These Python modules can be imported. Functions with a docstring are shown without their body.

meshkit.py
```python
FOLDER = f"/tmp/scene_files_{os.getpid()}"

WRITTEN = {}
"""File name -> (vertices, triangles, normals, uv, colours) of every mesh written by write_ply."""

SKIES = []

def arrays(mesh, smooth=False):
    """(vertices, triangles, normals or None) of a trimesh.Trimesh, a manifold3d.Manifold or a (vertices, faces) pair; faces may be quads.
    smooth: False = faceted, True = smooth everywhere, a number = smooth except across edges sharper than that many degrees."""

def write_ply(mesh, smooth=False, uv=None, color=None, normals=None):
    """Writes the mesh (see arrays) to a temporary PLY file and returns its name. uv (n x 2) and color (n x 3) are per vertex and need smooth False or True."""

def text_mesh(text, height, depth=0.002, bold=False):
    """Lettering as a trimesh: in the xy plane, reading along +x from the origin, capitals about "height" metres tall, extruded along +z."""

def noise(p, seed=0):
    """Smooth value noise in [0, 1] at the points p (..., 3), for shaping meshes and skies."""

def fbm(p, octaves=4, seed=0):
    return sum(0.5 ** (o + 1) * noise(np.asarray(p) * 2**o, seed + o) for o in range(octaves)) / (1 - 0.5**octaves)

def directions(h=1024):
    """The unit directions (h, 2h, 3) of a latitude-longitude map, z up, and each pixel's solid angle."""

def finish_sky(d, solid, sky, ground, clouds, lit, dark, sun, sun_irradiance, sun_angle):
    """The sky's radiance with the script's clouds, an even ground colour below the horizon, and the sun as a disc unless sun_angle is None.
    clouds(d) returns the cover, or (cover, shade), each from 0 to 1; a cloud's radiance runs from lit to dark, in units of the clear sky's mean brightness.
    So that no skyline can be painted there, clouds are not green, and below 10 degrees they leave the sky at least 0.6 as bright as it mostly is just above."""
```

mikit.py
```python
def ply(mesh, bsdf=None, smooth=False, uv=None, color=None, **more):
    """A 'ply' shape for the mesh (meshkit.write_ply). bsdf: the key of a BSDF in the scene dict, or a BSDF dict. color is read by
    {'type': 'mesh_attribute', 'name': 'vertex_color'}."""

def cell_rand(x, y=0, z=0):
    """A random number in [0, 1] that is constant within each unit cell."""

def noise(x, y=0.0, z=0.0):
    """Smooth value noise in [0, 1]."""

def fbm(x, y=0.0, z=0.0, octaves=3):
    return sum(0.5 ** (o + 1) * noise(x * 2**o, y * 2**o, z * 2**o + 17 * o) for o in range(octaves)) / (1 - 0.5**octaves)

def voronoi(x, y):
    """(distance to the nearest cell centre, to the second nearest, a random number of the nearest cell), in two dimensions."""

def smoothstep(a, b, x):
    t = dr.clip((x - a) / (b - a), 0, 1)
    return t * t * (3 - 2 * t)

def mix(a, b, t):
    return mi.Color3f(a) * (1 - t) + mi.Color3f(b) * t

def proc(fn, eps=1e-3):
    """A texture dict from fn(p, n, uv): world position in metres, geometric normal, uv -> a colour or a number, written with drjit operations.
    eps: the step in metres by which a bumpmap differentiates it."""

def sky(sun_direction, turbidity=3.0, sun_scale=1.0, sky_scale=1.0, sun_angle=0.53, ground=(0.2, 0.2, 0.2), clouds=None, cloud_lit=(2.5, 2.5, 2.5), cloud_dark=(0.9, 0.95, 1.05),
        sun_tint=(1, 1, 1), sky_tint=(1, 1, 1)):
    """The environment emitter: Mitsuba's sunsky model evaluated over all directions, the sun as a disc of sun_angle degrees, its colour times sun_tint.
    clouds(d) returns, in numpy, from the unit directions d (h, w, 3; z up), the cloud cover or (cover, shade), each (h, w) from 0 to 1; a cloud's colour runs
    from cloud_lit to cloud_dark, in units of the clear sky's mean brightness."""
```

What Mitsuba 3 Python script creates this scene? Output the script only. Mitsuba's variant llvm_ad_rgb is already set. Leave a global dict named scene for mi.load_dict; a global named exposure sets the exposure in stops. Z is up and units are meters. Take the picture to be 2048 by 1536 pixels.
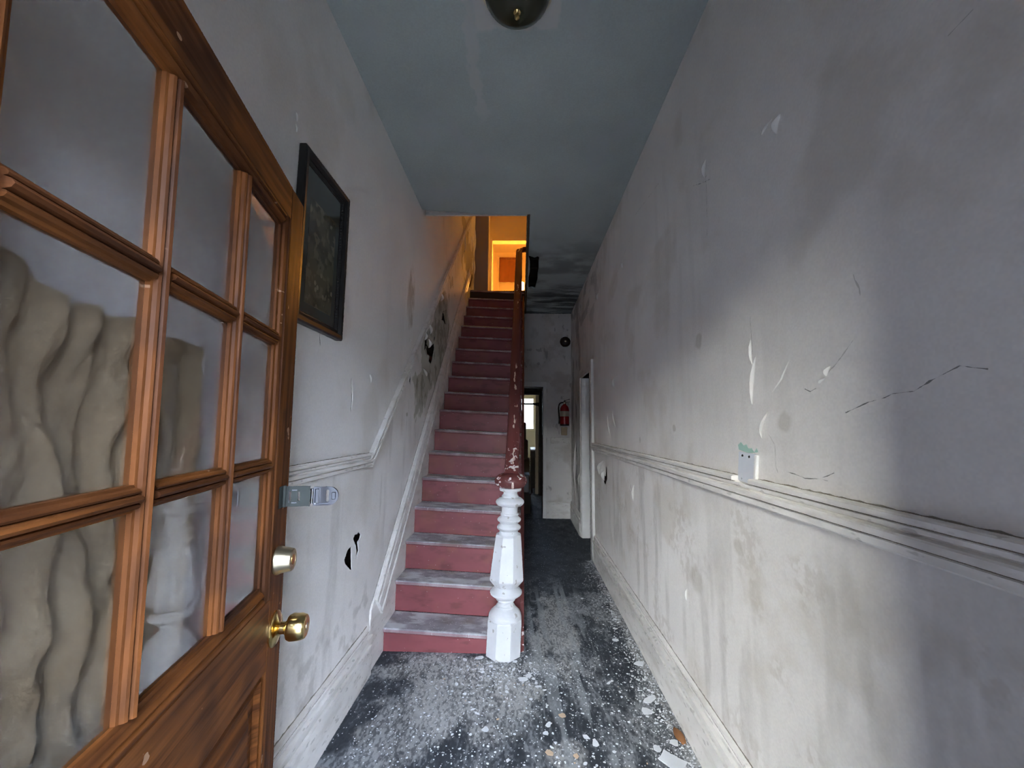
import math, random
import numpy as np, trimesh, drjit as dr, mitsuba as mi, mikit, meshkit, manifold3d
from mikit import noise, fbm, voronoi, cell_rand, smoothstep, mix, proc
from shapely.geometry import Polygon, LineString, box as sbox
from shapely.ops import unary_union

random.seed(7); rng = np.random.default_rng(7)
T = mi.ScalarTransform4f
scene, labels = {"type": "scene"}, {}

# ------------------------------------------------------------------ camera, sky, sun, exposure
EYE = np.array([0.0, 0.0, 1.42])
FWD = np.array([-0.024747, 0.994110, 0.105508]); UPV = np.array([-0.008502, -0.105746, 0.994357])
scene["camera"] = {"type": "perspective", "fov_axis": "x", "fov": 2 * math.degrees(math.atan(1024 / 800.0)), "near_clip": 0.02, "far_clip": 500.0,
                   "to_world": T().look_at(origin=EYE.tolist(), target=(EYE + FWD).tolist(), up=UPV.tolist())}
SUN = np.array([-0.50, -0.75, 0.45]); SUN /= np.linalg.norm(SUN)
def cloud_cover(d):
    q = d * 2.2
    return np.clip(0.15 + 1.2 * (meshkit.fbm(q, 4, 3) - 0.45), 0.0, 0.9), 0.2
scene["sky"] = mikit.sky(SUN, turbidity=6.0, sky_tint=(0.84, 0.95, 1.21), sun_scale=0.0, sky_scale=1.0, clouds=cloud_cover, cloud_lit=(2.7, 2.85, 3.05), cloud_dark=(1.7, 1.8, 1.95), ground=(0.22, 0.21, 0.20))
exposure = 7.4

# ------------------------------------------------------------------ main dimensions
XL, XR, YB, ZC = -0.8755, 0.798, 6.45, 3.275      # left wall, right wall, back wall, ceiling
YF0, YF1 = -0.18, -0.05                           # front wall, outer and inner face
ZU, ZT = 3.634, 6.60                              # upper floor, upper ceiling
YN, ZN, TR, RI = 2.6445, 0.132, 0.2191, 0.2060    # first nosing, its height, going, rise

# ------------------------------------------------------------------ materials
def rgb(*c): return {"type": "rgb", "value": list(c)}
def col(fn): return proc(fn)
def mat(name, color, rough=0.6, spec=0.4, bump=None, bscale=1.0, eps=1e-3, **kw):
    c = rgb(*color) if isinstance(color, (tuple, list)) else color
    b = {"type": "principled", "base_color": c, "roughness": rough, "specular": spec, **kw}
    if bump is not None:
        b = {"type": "bumpmap", "relief": proc(bump, eps), "scale": bscale, "base": b}
    scene[name] = {"type": "twosided", "inner": b}
    return name
C3 = mi.Color3f
def segs_of(*lines):
    out = []
    for l in lines:
        out += list(zip(l[:-1], l[1:]))
    return out
def seg_d(y, z, segs):
    """Distance in metres to the nearest of the straight pieces."""
    best = mi.Float(1e3)
    for (a, b) in segs:
        dy, dz = b[0] - a[0], b[1] - a[1]
        l2 = max(dy * dy + dz * dz, 1e-9)
        py, pz = y - a[0], z - a[1]
        t = dr.clip((py * dy + pz * dz) / l2, 0, 1)
        best = dr.minimum(best, dr.square(py - t * dy) + dr.square(pz - t * dz))
    return dr.sqrt(best)

CR_R = segs_of([(1.006, 1.463), (.942, 1.484), (.897, 1.492), (.878, 1.499), (.85, 1.5), (.831, 1.5), (.797, 1.517), (.759, 1.532), (.741, 1.539), (.721, 1.533), (.699, 1.527)],
               [(1.251, 1.294), (1.206, 1.291), (1.166, 1.284), (1.108, 1.29), (1.082, 1.288)], [(1.108, 1.291), (1.081, 1.301), (1.058, 1.311)],
               [(1.142, 1.534), (1.123, 1.525), (1.1, 1.532)], [(1.801, 2.559), (1.70, 2.51), (1.631, 2.483)], [(1.70, 2.51), (1.66, 2.52)])
CR_R2 = segs_of([(1.322, 1.405), (1.292, 1.371), (1.293, 1.301), (1.285, 1.287)], [(1.67, 2.575), (1.666, 2.455), (1.671, 2.343), (1.679, 2.256)],
                [(2.25, 2.86), (2.404, 2.882), (2.736, 2.933)], [(2.85, 2.839), (3.187, 2.75), (3.5, 2.66)], [(1.056, 1.569), (1.032, 1.582), (1.008, 1.601), (.962, 1.641)],
                [(.952, 1.793), (.949, 1.779), (.939, 1.757), (.938, 1.738)], [(1.39, 1.818), (1.388, 1.729), (1.387, 1.64)], [(.699, 2.162), (.658, 2.168)])
CR_L = segs_of([(4.263, 2.663), (4.5, 2.75), (4.45, 2.5), (4.6, 2.3)], [(3.59, 2.17), (3.53, 2.28), (3.62, 2.40)], [(1.663, 1.866), (1.685, 1.762)],
               [(5.731, 4.287), (5.692, 3.992)], [(5.56, 3.70), (5.54, 3.52), (5.80, 3.50)], [(6.651, 4.576), (6.74, 4.503)], [(2.016, 1.654), (2.038, 1.548), (2.03, 1.49)])

def plaster_base(y, z, x=0.0):
    m = fbm(y * 2.3 + 3, z * 2.3, x * 2.3, 4)
    f = noise(y * 190, z * 190, x * 190)
    return C3(0.715, 0.695, 0.668) * (0.90 + 0.17 * m + 0.07 * (f - 0.5))
def scuffs(y, z, k):
    s = fbm(y * 13 + k, z * 2.1 + 7, 0.0, 3)
    g = fbm(y * 42 + k, z * 30, 3.0, 2)
    return smoothstep(0.50, 0.74, s) * (0.45 + 0.55 * g)
def wall_right_fn(p, n, uv):
    y, z = p.y, p.z
    c = plaster_base(y, z)
    low = smoothstep(1.22, 1.17, z)
    c = mix(c, C3(0.27, 0.25, 0.225), scuffs(y, z, 0.0) * (0.12 + 0.28 * low) * smoothstep(0.42, 0.6, fbm(y * 0.9 + 5, z * 0.9, 1.0, 3)))
    # dirt patch of blotches on the lower wall, with ragged outlines
    b = fbm(y * 6 + 11, z * 6, 2.0, 4)
    c = mix(c, C3(0.40, 0.36, 0.31), 0.34 * low * smoothstep(0.52, 0.74, b) * smoothstep(0.35, 0.65, fbm(y * 45, z * 38, 5.0, 3)))
    c = mix(c, C3(0.40, 0.34, 0.25), 0.25 * smoothstep(0.56, 0.75, fbm(y * 3.1 + 2, z * 3.4, 8.0, 5)))
    # round grey mark over the plate, rusty blots, specks
    for (cy, cz, r, k) in ((1.245, 1.442, .030, .30), (1.80, 1.81, .035, .35), (2.127, 1.419, .018, .4), (2.738, 1.339, .02, .35), (1.54, .99, .03, .35), (1.92, .74, .06, .30)):
        d = dr.sqrt(dr.square(y - cy) + dr.square(z - cz))
        c = mix(c, C3(0.26, 0.23, 0.17), k * smoothstep(r * 1.25, r * 0.6, d + 0.02 * (fbm(y * 30, z * 30, 1.0, 2) - 0.5)))
    mold = smoothstep(0.50, 0.66, fbm(y * 4 + 1, z * 7, 4.0, 4)) * smoothstep(3.7, 4.6, y) * smoothstep(2.3, 3.0, z)
    c = mix(c, C3(0.12, 0.125, 0.11), 0.40 * mold)
    mold2 = smoothstep(0.45, 0.62, fbm(y * 6 + 1, z * 3, 9.0, 4)) * smoothstep(5.3, 5.6, y)
    c = mix(c, C3(0.13, 0.115, 0.09), 0.45 * mold2)
    wob = 0.005 * (fbm(y * 55, z * 55, 0.0, 2) - 0.5)
    d = seg_d(y, z, CR_R) + wob
    c = mix(c, C3(0.09, 0.085, 0.075), 0.8 * smoothstep(0.0006 + 0.0018 * noise(y * 14, z * 14), 0.0002, d))
    d2 = seg_d(y, z, CR_R2) + wob
    c = mix(c, C3(0.30, 0.285, 0.26), 0.5 * smoothstep(0.0020, 0.0006, d2))
    return c
def wall_left_fn(p, n, uv):
    y, z = p.y, p.z
    c = plaster_base(y + 20, z)
    low = smoothstep(0.0, -0.06, z - 1.22 - dr.maximum(0.0, (y - 2.31) * 0.93))
    c = mix(c, C3(0.28, 0.26, 0.23), scuffs(y, z, 31.0) * (0.08 + 0.22 * low) * smoothstep(0.42, 0.6, fbm(y * 0.9 + 9, z * 0.9, 1.0, 3)))
    c = mix(c, C3(0.40, 0.34, 0.25), 0.22 * smoothstep(0.56, 0.75, fbm(y * 2.4 + 6, z * 2.0, 8.0, 5)))
    # tall brown damp stain beside the slanted rail
    e = dr.sqrt(dr.square((y - 3.03) / 0.11) + dr.square((z - 2.42) / 0.24)) + 0.9 * (fbm(y * 16, z * 9, 0.0, 3) - 0.5)
    c = mix(c, C3(0.25, 0.175, 0.095), 0.7 * smoothstep(1.15, 0.45, e) * (0.3 + 0.8 * fbm(y * 60, z * 18, 5.0, 2)))
    # paint come off beside the stairs: bare greenish plaster with ragged outline
    e = dr.sqrt(dr.square((y - 4.05) / 0.80) + dr.square((z - 2.30 - 0.85 * (y - 4.05)) / 0.45)) + 1.3 * (fbm(y * 5, z * 5, 2.0, 4) - 0.5)
    c = mix(c, C3(0.36, 0.355, 0.29), 0.75 * smoothstep(0.98, 0.90, e))
    c = mix(c, C3(0.17, 0.165, 0.12), 0.6 * smoothstep(0.9, 0.7, e) * smoothstep(0.48, 0.62, fbm(y * 13, z * 9, 7.0, 4)))
    e = dr.sqrt(dr.square((y - 6.1) / 0.85) + dr.square((z - 4.1) / 0.55)) + 1.5 * (fbm(y * 6, z * 5, 12.0, 4) - 0.5)
    c = mix(c, C3(0.33, 0.29, 0.20), 0.7 * smoothstep(0.85, 0.78, e))
    # low grime band of scrapes over the baseboard
    c = mix(c, C3(0.30, 0.28, 0.25), 0.40 * smoothstep(0.48, 0.72, fbm(y * 14, z * 14, 3.0, 5)) * smoothstep(0.62, 0.40, z) * smoothstep(2.9, 2.4, y))
    wob = 0.005 * (fbm(y * 55, z * 55, 0.0, 2) - 0.5)
    d = seg_d(y, z, CR_L) + wob
    c = mix(c, C3(0.10, 0.09, 0.075), 0.85 * smoothstep(0.0032, 0.0015, d))
    return c
def plaster_bump(p, n, uv):
    return 0.010 * fbm(p.y * 3.2, p.z * 3.2, p.x * 3.2, 2) + 0.0022 * fbm(p.y * 24, p.z * 24, p.x * 24, 2) + 0.00025 * noise(p.y * 300, p.z * 300, p.x * 300)
def wall_back_fn(p, n, uv):
    c = plaster_base(p.x + 40, p.z)
    c = mix(c, C3(0.32, 0.27, 0.21), 0.35 * smoothstep(0.48, 0.75, fbm(p.x * 5, p.z * 5, 3.0, 5)))
    return mix(c, C3(0.18, 0.165, 0.145), 0.45 * smoothstep(0.70, 0.80, fbm(p.x * 15, p.z * 9, 6.0, 4)))
def ceiling_fn(p, n, uv):
    x, y = p.x, p.y
    c = C3(0.43, 0.485, 0.475) * (0.90 + 0.2 * fbm(x * 2.5, y * 2.5, 0.0, 4) + 0.08 * (noise(x * 170, y * 170) - 0.5))
    # pale filler: a worn streak down the middle and a square patch round the lamp
    st = dr.abs(x + 0.255 + 0.05 * (fbm(y * 5, 3.0, 0.0, 2) - 0.5)) + 0.05 * (fbm(x * 25, y * 25, 0.0, 2) - 0.5)
    c = mix(c, C3(0.52, 0.53, 0.52), 0.6 * smoothstep(0.036, 0.018, st) * smoothstep(2.35, 2.1, y))
    sq = dr.maximum(dr.abs(x + 0.035), dr.abs(y - 1.50)) + 0.03 * (fbm(x * 22, y * 22, 4.0, 2) - 0.5)
    c = mix(c, C3(0.56, 0.56, 0.54), 0.8 * smoothstep(0.205, 0.185, sq))
    c = mix(c, C3(0.43, 0.47, 0.49), 0.5 * smoothstep(0.60, 0.72, fbm(x * 4 + 5, y * 3, 7.0, 4)))
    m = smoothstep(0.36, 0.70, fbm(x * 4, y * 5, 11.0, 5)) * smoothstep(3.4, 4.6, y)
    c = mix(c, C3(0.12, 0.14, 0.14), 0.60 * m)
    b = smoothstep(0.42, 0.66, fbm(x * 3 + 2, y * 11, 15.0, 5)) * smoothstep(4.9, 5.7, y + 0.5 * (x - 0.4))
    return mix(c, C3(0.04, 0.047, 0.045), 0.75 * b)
def floor_fn(p, n, uv):
    x, y = p.x, p.y
    fine = fbm(x * 105, y * 55, 2.0, 4)
    mid = fbm(x * 15, y * 10, 3.0, 4)
    big = fbm(x * 3.2 + 3, y * 2.4, 1.0, 4)
    c = C3(0.050, 0.056, 0.064) * (0.5 + 1.0 * mid) * (0.75 + 0.5 * fine)
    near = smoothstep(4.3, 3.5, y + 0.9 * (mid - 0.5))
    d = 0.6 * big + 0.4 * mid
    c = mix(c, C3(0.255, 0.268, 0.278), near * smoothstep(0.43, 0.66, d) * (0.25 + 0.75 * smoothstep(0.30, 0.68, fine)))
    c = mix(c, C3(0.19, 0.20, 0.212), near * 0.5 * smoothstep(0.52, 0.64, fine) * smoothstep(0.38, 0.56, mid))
    # dusty ground before the stairs, along the passage and at the right wall, each with a ragged outline
    for (cx, cy, rx, ry, k) in ((-0.40, 2.48, 0.50, 0.17, .9), (-0.25, 2.22, 0.34, 0.22, .75), (-0.55, 2.10, 0.20, 0.30, .6), (0.02, 2.33, 0.16, 0.14, .9), (0.26, 3.05, 0.13, 0.60, .75), (0.13, 2.72, 0.07, 0.22, .8), (0.22, 1.93, 0.10, 0.10, .8), (0.33, 2.80, 0.07, 0.07, .8), (0.76, 2.6, 0.05, 1.3, .6)):
        e = dr.sqrt(dr.square((x - cx) / rx) + dr.square((y - cy) / ry)) + 1.5 * (fbm(x * 11, y * 9, 6.0, 5) - 0.5)
        c = mix(c, C3(0.36, 0.36, 0.35), k * smoothstep(1.15, 0.62, e) * (0.35 + 0.65 * smoothstep(0.32, 0.62, fine)))
    # long drag marks running into the hall
    s = fbm(x * 30 + 0.8 * y, y * 2.2, 5.0, 3)
    c = mix(c, C3(0.28, 0.30, 0.31), 0.55 * smoothstep(0.54, 0.70, s) * smoothstep(0.02, 0.12, x) * smoothstep(0.55, 0.40, x) * smoothstep(3.9, 3.5, y + 0.3 * (noise(x * 9, y * 2) - 0.5)))
    f1, f2, r = voronoi(x * 70, y * 56)
    return mix(c, C3(0.60, 0.62, 0.64), 0.8 * smoothstep(0.22, 0.14, f1) * smoothstep(0.84, 0.90, r))
def floor_bump(p, n, uv): return 0.0035 * fbm(p.x * 30, p.y * 14, 0.0, 3) + 0.0012 * noise(p.x * 220, p.y * 160)
def trim_fn(p, n, uv):
    v = fbm(p.x * 12, p.y * 9, p.z * 22, 5)
    c = C3(0.73, 0.71, 0.675) * (0.86 + 0.22 * fbm(p.x * 4, p.y * 4, p.z * 9, 3))
    c = mix(c, C3(0.45, 0.42, 0.37), 0.35 * smoothstep(0.48, 0.72, v))
    return mix(c, C3(0.24, 0.225, 0.195), 0.4 * smoothstep(0.68, 0.78, fbm(p.x * 40, p.y * 30, p.z * 50, 3)))
def white_fn(p, n, uv):
    c = C3(0.59, 0.60, 0.61) * (0.95 + 0.08 * fbm(p.x * 14, p.y * 14, p.z * 10, 3))
    return mix(c, C3(0.30, 0.28, 0.25), 0.75 * smoothstep(0.705, 0.74, fbm(p.x * 38, p.y * 38, p.z * 24, 4)))
def riser_fn(p, n, uv):
    c = C3(0.225, 0.064, 0.070) * (0.80 + 0.40 * fbm(p.x * 7, p.y * 3, p.z * 9, 4))
    c = mix(c, C3(0.085, 0.030, 0.024), 0.40 * smoothstep(0.52, 0.72, fbm(p.x * 9 + 3, p.y * 2.2, p.z * 16, 4)))
    c = mix(c, C3(0.25, 0.10, 0.06), 0.4 * smoothstep(0.50, 0.65, fbm(p.x * 6, p.y * 2, p.z * 6, 3)))
    f1, f2, r = voronoi(p.x * 22, p.z * 30 + dr.floor(p.y * 4.56) * 5)
    return mix(c, C3(0.50, 0.43, 0.43), 0.7 * smoothstep(0.08, 0.04, f1) * smoothstep(0.88, 0.92, r))
def tread_fn(p, n, uv):
    x, y = p.x, p.y
    c = C3(0.27, 0.25, 0.27) * (0.6 + 0.7 * fbm(x * 18, y * 26, p.z * 3, 4))
    w = fbm(x * 9, y * 16, p.z * 5, 4)
    c = mix(c, C3(0.52, 0.53, 0.54), 0.8 * smoothstep(0.42, 0.64, w))
    c = mix(c, C3(0.20, 0.16, 0.11), 0.5 * smoothstep(0.5, 0.7, fbm(x * 6 + 9, y * 9, p.z, 3)))
    f1, f2, r = voronoi(x * 60, y * 60 + p.z * 7)
    c = mix(c, C3(0.58, 0.58, 0.58), 0.8 * smoothstep(0.2, 0.12, f1) * smoothstep(0.82, 0.86, r))
    # the front edge keeps some red paint
    return mix(c, C3(0.24, 0.075, 0.08), smoothstep(0.3, -0.3, n.z) * 0.9)
def rail_fn(p, n, uv):
    c = C3(0.125, 0.036, 0.033) * (0.8 + 0.4 * fbm(p.x * 30, p.y * 5, p.z * 5, 3))
    along = p.y * 0.73 + p.z * 0.68
    chip = fbm(p.x * 60, along * 17, 3.0, 3) - 15.0 * dr.abs(p.x + 0.060 - 0.010 * noise(along * 7, 2.0))
    c = mix(c, C3(0.62, 0.50, 0.42), smoothstep(0.50, 0.525, chip) * smoothstep(0.46, 0.56, noise(along * 1.7, 5.0)))
    return mix(c, C3(0.62, 0.55, 0.52), 0.9 * smoothstep(0.63, 0.65, fbm(p.x * 45, p.y * 45, p.z * 45, 3)) * smoothstep(2.86, 2.80, p.y))
def wood(ax):
    def fn(p, n, uv):
        s = p.x * -0.2209 + p.y * 0.9753
        u, v = (s, p.z) if ax == "z" else (p.z, s)
        g = fbm(u * 70 + 3 * noise(u * 5, v * 1.2), v * 2.4, p.x * 9, 4)
        g2 = noise(u * 330, v * 7)
        c = mix(C3(0.150, 0.052, 0.0135), C3(0.056, 0.0195, 0.007), smoothstep(0.3, 0.7, g)) * (0.86 + 0.25 * g2)
        c = mix(c, C3(0.030, 0.014, 0.008), 0.55 * smoothstep(0.56, 0.72, fbm(u * 8, v * 5, 3.0, 3)))
        return mix(c, C3(0.36, 0.22, 0.13), 0.8 * smoothstep(0.84, 0.86, fbm(u * 34, v * 30, 9.0, 3)))
    return fn
def curtain_fn(p, n, uv):
    c = C3(0.235, 0.175, 0.108) * (0.65 + 0.6 * fbm(p.y * 9, p.z * 6, p.x * 9, 4))
    c = mix(c, C3(0.26, 0.21, 0.14), 0.35 * smoothstep(0.56, 0.72, fbm(p.y * 22 + 2, p.z * 15, 3.0, 4)))
    return c * (0.94 + 0.12 * noise(p.y * 500, p.z * 500))
def print_fn(p, n, uv):
    y, z = p.y, p.z
    c = mix(C3(0.085, 0.080, 0.045), C3(0.035, 0.037, 0.022), smoothstep(0.38, 0.62, fbm(y * 14, z * 14, 1.0, 4)))
    c = mix(c, C3(0.13, 0.12, 0.07), smoothstep(0.56, 0.66, fbm(y * 34, z * 30, 4.0, 3)))
    f1, f2, r = voronoi(y * 28, z * 24)
    return mix(c, C3(0.22, 0.205, 0.14), smoothstep(0.30, 0.2, f1) * smoothstep(0.72, 0.8, r) * smoothstep(2.10, 2.04, z) * smoothstep(1.90, 1.95, z))
def lath_fn(p, n, uv):
    return mix(C3(0.035, 0.026, 0.020), C3(0.012, 0.010, 0.009), fbm(p.y * 5, p.z * 60, p.x * 5, 3))
def brick_fn(p, n, uv):
    return C3(0.42, 0.27, 0.19) * (0.75 + 0.5 * fbm(p.x * 2, p.y * 2, p.z * 2, 3))

mat("m_wall_right", col(wall_right_fn), 0.75, 0.25, plaster_bump, 1.0, 0.003)
mat("m_wall_left", col(wall_left_fn), 0.75, 0.25, plaster_bump, 1.0, 0.003)
mat("m_wall_back", col(wall_back_fn), 0.8, 0.2, plaster_bump, 0.6, 0.003)
mat("m_ceiling", col(ceiling_fn), 0.8, 0.2, lambda p, n, uv: 0.006 * fbm(p.x * 6, p.y * 6, 0.0, 3) + 0.0004 * noise(p.x * 250, p.y * 250), 1.0, 0.003)
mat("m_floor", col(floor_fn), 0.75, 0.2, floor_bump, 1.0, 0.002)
mat("m_trim", col(trim_fn), 0.55, 0.35)
mat("m_newel", col(white_fn), 0.4, 0.45)
mat("m_riser", col(riser_fn), 0.5, 0.4)
mat("m_tread", col(tread_fn), 0.75, 0.25)
mat("m_rail", col(rail_fn), 0.42, 0.5)
mat("m_wood_up", col(wood("z")), 0.5, 0.14)
mat("m_wood_across", col(wood("s")), 0.5, 0.14)
mat("m_curtain", col(curtain_fn), 0.95, 0.05)
mat("m_print", col(print_fn), 0.6, 0.3)
mat("m_mat_board", (0.035, 0.045, 0.038), 0.7, 0.2)
mat("m_black_frame", (0.012, 0.012, 0.011), 0.35, 0.5)
mat("m_lath", col(lath_fn), 0.9, 0.1)
mat("m_lath_red", (0.085, 0.03, 0.018), 0.85, 0.1)
mat("m_peel", (0.78, 0.765, 0.73), 0.6, 0.3)
mat("m_chip", (0.62, 0.64, 0.66), 0.6, 0.3)
mat("m_chip_tan", (0.55, 0.42, 0.30), 0.8, 0.2)
mat("m_white_plain", (0.74, 0.735, 0.71), 0.5, 0.4)
mat("m_cream", (0.72, 0.66, 0.50), 0.7, 0.2)
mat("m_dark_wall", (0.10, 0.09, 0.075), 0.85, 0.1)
mat("m_lit_nosing", (0.46, 0.33, 0.19), 0.7, 0.2)
mat("m_dirt_shade", (0.24, 0.215, 0.18), 0.95, 0.05)
mat("m_dark_trim", (0.035, 0.026, 0.02), 0.6, 0.3)
mat("m_upper_wall", (0.60, 0.50, 0.36), 0.8, 0.1)
mat("m_upper_grey", (0.33, 0.28, 0.23), 0.8, 0.1)
mat("m_blind", (0.19, 0.075, 0.03), 0.8, 0.1)
mat("m_brick", col(brick_fn), 0.9, 0.1)
mat("m_asphalt", (0.19, 0.19, 0.188), 0.9, 0.1)
mat("m_dark_stone", (0.085, 0.085, 0.09), 0.9, 0.1)
mat("m_stone", (0.30, 0.30, 0.30), 0.9, 0.1)
mat("m_brass", (0.78, 0.58, 0.24), 0.17, 0.5, metallic=1.0)
mat("m_brass_dull", (0.62, 0.54, 0.38), 0.32, 0.5, metallic=1.0)
mat("m_chrome", (0.36, 0.38, 0.42), 0.14, 0.5, metallic=1.0)
mat("m_zinc", (0.085, 0.096, 0.090), 0.42, 0.5, metallic=1.0)
mat("m_lamp_glass", (0.030, 0.032, 0.016), 0.16, 0.6)
mat("m_plate", (0.60, 0.63, 0.68), 0.35, 0.4)
mat("m_black", (0.012, 0.011, 0.010), 0.5, 0.4)
mat("m_bell", (0.022, 0.014, 0.010), 0.45, 0.4)
mat("m_red_paint", (0.30, 0.010, 0.012), 0.18, 0.6, clearcoat=0.6)
mat("m_ext_label", (0.52, 0.46, 0.36), 0.4, 0.4)
mat("m_switch", (0.42, 0.33, 0.20), 0.45, 0.4)
mat("m_carton", (0.13, 0.092, 0.055), 0.9, 0.1)
mat("m_tote", (0.42, 0.42, 0.42), 0.5, 0.3)
mat("m_valance", (0.085, 0.06, 0.038), 0.95, 0.05)
mat("m_green_paint", (0.36, 0.52, 0.46), 0.7, 0.2)
mat("m_scrap", (0.23, 0.105, 0.045), 0.6, 0.3)
scene["m_pane_dusty"] = {"type": "blendbsdf", "weight": proc(lambda p, n, uv: 0.006 + 0.018 * fbm(p.y * 9, p.z * 9, p.x * 9, 4)), "clear": {"type": "thindielectric", "int_ior": 1.72}, "dust": {"type": "diffuse", "reflectance": rgb(0.5, 0.5, 0.46)}}
scene["m_pane"] = {"type": "thindielectric", "int_ior": 1.52}

# ------------------------------------------------------------------ mesh helpers
def obj(key, mesh, m, smooth=False, **more):
    parent, _, name = key.rpartition("__")
    k, i = key, 0
    while k in scene:
        i += 1; k = f"{key}_{i:03d}"
    scene[k] = mikit.ply(mesh, m, smooth, **more)
    return k
used_names = set()
def thing(name, label, cat, group=None, kind=None):
    k, i = name, 0
    while k in used_names or k in scene:
        i += 1; k = f"{name}_{i:03d}"
    used_names.add(k)
    labels[k] = {"label": label, "category": cat}
    if group: labels[k]["group"] = group
    if kind: labels[k]["kind"] = kind
    return k
def one(name, mesh, m, label, cat, smooth=False, group=None, kind=None):
    k = thing(name, label, cat, group, kind); scene[k] = mikit.ply(mesh, m, smooth); return k
def struct(name, mesh, m, smooth=False):
    k = obj(name, mesh, m, smooth)
    if "__" not in k: labels[k] = {"kind": "structure"}
    return k
def note(key, text): labels[key] = {"label": text}
def cat(*ms): return trimesh.util.concatenate(list(ms))
def cbox(x0, x1, y0, y1, z0, z1, c=0.003):
    x0, x1 = min(x0, x1), max(x0, x1); y0, y1 = min(y0, y1), max(y0, y1); z0, z1 = min(z0, z1), max(z0, z1)
    if c <= 0:
        m = trimesh.creation.box((x1 - x0, y1 - y0, z1 - z0)); m.apply_translation(((x0 + x1) / 2, (y0 + y1) / 2, (z0 + z1) / 2)); return m
    c = min(c, (x1 - x0) * .45, (y1 - y0) * .45, (z1 - z0) * .45)
    P = []
    for X, sx in ((x0, 1), (x1, -1)):
        for Y, sy in ((y0, 1), (y1, -1)):
            for Z, sz in ((z0, 1), (z1, -1)):
                P += [(X, Y + sy * c, Z + sz * c), (X + sx * c, Y, Z + sz * c), (X + sx * c, Y + sy * c, Z)]
    return trimesh.convex.convex_hull(np.array(P))
def frame(mesh, O, ea, eb, ec):
    """The mesh's x, y, z axes laid along ea, eb, ec from O."""
    M = np.eye(4); M[:3, 0], M[:3, 1], M[:3, 2], M[:3, 3] = ea, eb, ec, O
    m = mesh.copy(); v = m.vertices @ M[:3, :3].T + M[:3, 3]; f = m.faces
    if np.linalg.det(M[:3, :3]) < 0: f = f[:, ::-1]
    return trimesh.Trimesh(v, f, process=False)
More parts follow.
